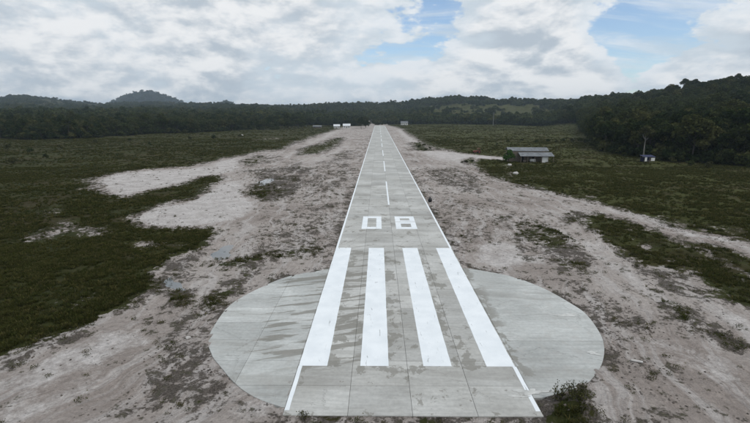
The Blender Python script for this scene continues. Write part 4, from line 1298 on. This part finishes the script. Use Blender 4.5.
for y in (-.82, .82):
    m = MB(); m.prism([(.3, 1.1), (.5, 1.5), (.95, 1.62), (1.4, 1.5), (1.65, 1.1), (1.55, 1.1), (1.3, 1.42), (.95, 1.52), (.6, 1.42), (.4, 1.1)], [((0, y - .18, 0), (1, 0, 0), (0, 0, 1)), ((0, y + .18, 0), (1, 0, 0), (0, 0, 1))]); m.build('mudguard', M['red_paint'], tr)
MB().tube([(-.7, .2, 1.35), (-.7, .2, 2.1)], [.05, .05], 6).build('exhaust', M['rubber'], tr)
for (x, r_, wd) in ((-1.1, .42, .22), (.98, .72, .36)):
    for y in (-.82, .82):
        prof = [(math.cos(2 * math.pi * k / 16) * r_, math.sin(2 * math.pi * k / 16) * r_) for k in range(16)]
        m = MB(); m.prism(prof, [((x, y - wd / 2, r_), (1, 0, 0), (0, 0, 1)), ((x, y + wd / 2, r_), (1, 0, 0), (0, 0, 1))]); wl = m.build('wheel', M['rubber'], tr)
        s = math.copysign(1, y)
        m = MB(); m.prism([(a * .5, b * .5) for a, b in prof], [((x, y + s * (wd / 2), r_), (1, 0, 0), (0, 0, 1)), ((x, y + s * (wd / 2 + .03), r_), (1, 0, 0), (0, 0, 1))]); m.build('rim', M['red_paint'], wl)

# black sack beside the right edge line
bx_, by_ = G(430, 201.6); bz = ground_z(bx_, by_)
sack = empty('rubbish_sack', (bx_, by_, bz)); tag(sack, 'black tied plastic sack standing beside the right runway edge', 'sack')
bm = bmesh.new(); bmesh.ops.create_uvsphere(bm, u_segments=20, v_segments=14, radius=1.0); rn = random.Random(2)
for v_ in bm.verts:
    z = v_.co.z; a = math.atan2(v_.co.y, v_.co.x)
    k = (1.0 - .42 * max(z, 0) ** 1.5) * (1 + .06 * math.sin(5 * a + 3 * z) + .05 * math.sin(9 * a - 2))
    v_.co = Vector((v_.co.x * k * .42, v_.co.y * k * .38, (z * .5 + .44) if z > -.8 else .02))
me = bpy.data.meshes.new('bag'); bm.to_mesh(me); bm.free(); me.materials.append(M['black_plastic'])
o = bpy.data.objects.new('bag', me); COL.objects.link(o); o.parent = sack
m = MB(); m.tube([(0, 0, .86), (0, 0, .95), (-.06, 0, 1.02), (-.16, .02, 1.12)], [.10, .05, .07, .10], 8); m.build('tied_neck', M['black_plastic'], sack, True)
m = MB(); m.tube([(.02, 0, .95), (.1, 0, 1.04), (.18, .02, 1.14)], [.04, .06, .08], 8); m.build('tie_end', M['black_plastic'], sack, True)

# pale blocks and boards lying about
def stone(px, py, s, label, seed, flat=.6):
    x, y = G(px, py); rn = random.Random(seed); bm = bmesh.new(); bmesh.ops.create_icosphere(bm, subdivisions=2, radius=1)
    for v_ in bm.verts: v_.co = Vector((v_.co.x * s * rn.uniform(.8, 1.2), v_.co.y * s * rn.uniform(.7, 1.1), v_.co.z * s * flat * rn.uniform(.8, 1.2)))
    me = bpy.data.meshes.new('boulder'); bm.to_mesh(me); bm.free(); me.materials.append(M['stone'])
    o = bpy.data.objects.new('boulder', me); COL.objects.link(o); o.location = (x, y, ground_z(x, y) + s * flat * .5)
    tag(o, label, 'boulder')
stone(509.5, 166, .75, 'pale boulder in the grass just below the zinc shed', 1)
stone(515.5, 174, .85, 'larger pale boulder in the grass farther below the zinc shed', 2)
stone(242, 135.5, 1.2, 'pale boulder in the far left grassland', 3)
stone(459, 242.5, .28, 'small pale stone beside the right edge line above the bars', 4)
stone(188, 338, .22, 'small pale stone on churned soil left of the pad', 7)
bx2, by2 = G(637, 361)
m = MB(); m.box((0, 0, .05), (.75, .22, .06)); o = m.build('board', M['stone']); o.location = (bx2, by2, ground_z(bx2, by2) + .03); o.rotation_euler = (0.03, .02, -.35)
tag(o, 'short pale board lying on the sand right of the pad', 'board')

# ------------------------------------------------------------------ humid air that fades the far hills
hz = bpy.data.materials.new('humid_air'); hz.use_nodes = True
t = NT(hz.node_tree); t.n.clear()
pv = t.new('ShaderNodeVolumePrincipled'); pv.inputs['Color'].default_value = (.70, .85, 1.0, 1); pv.inputs['Density'].default_value = 0.000095; pv.inputs['Anisotropy'].default_value = .2
t.l.new(pv.outputs[0], t.new('ShaderNodeOutputMaterial').inputs['Volume'])
zlo, zhi = Z.min() - 1.5, max(Z.max() + 22, 60)
ex = 60
xa, xb, ya, yb = gx[0] - ex, gx[-1] + ex, gy[0] - ex, gy[-1] + ex
m = MB(); m.box(((xa + xb) / 2, (ya + yb) / 2, (zlo + zhi) / 2), (xb - xa, yb - ya, zhi - zlo))
hazeo = m.build('haze', hz); tag(hazeo, 'thin humid air over the whole valley', 'haze', kind='stuff')
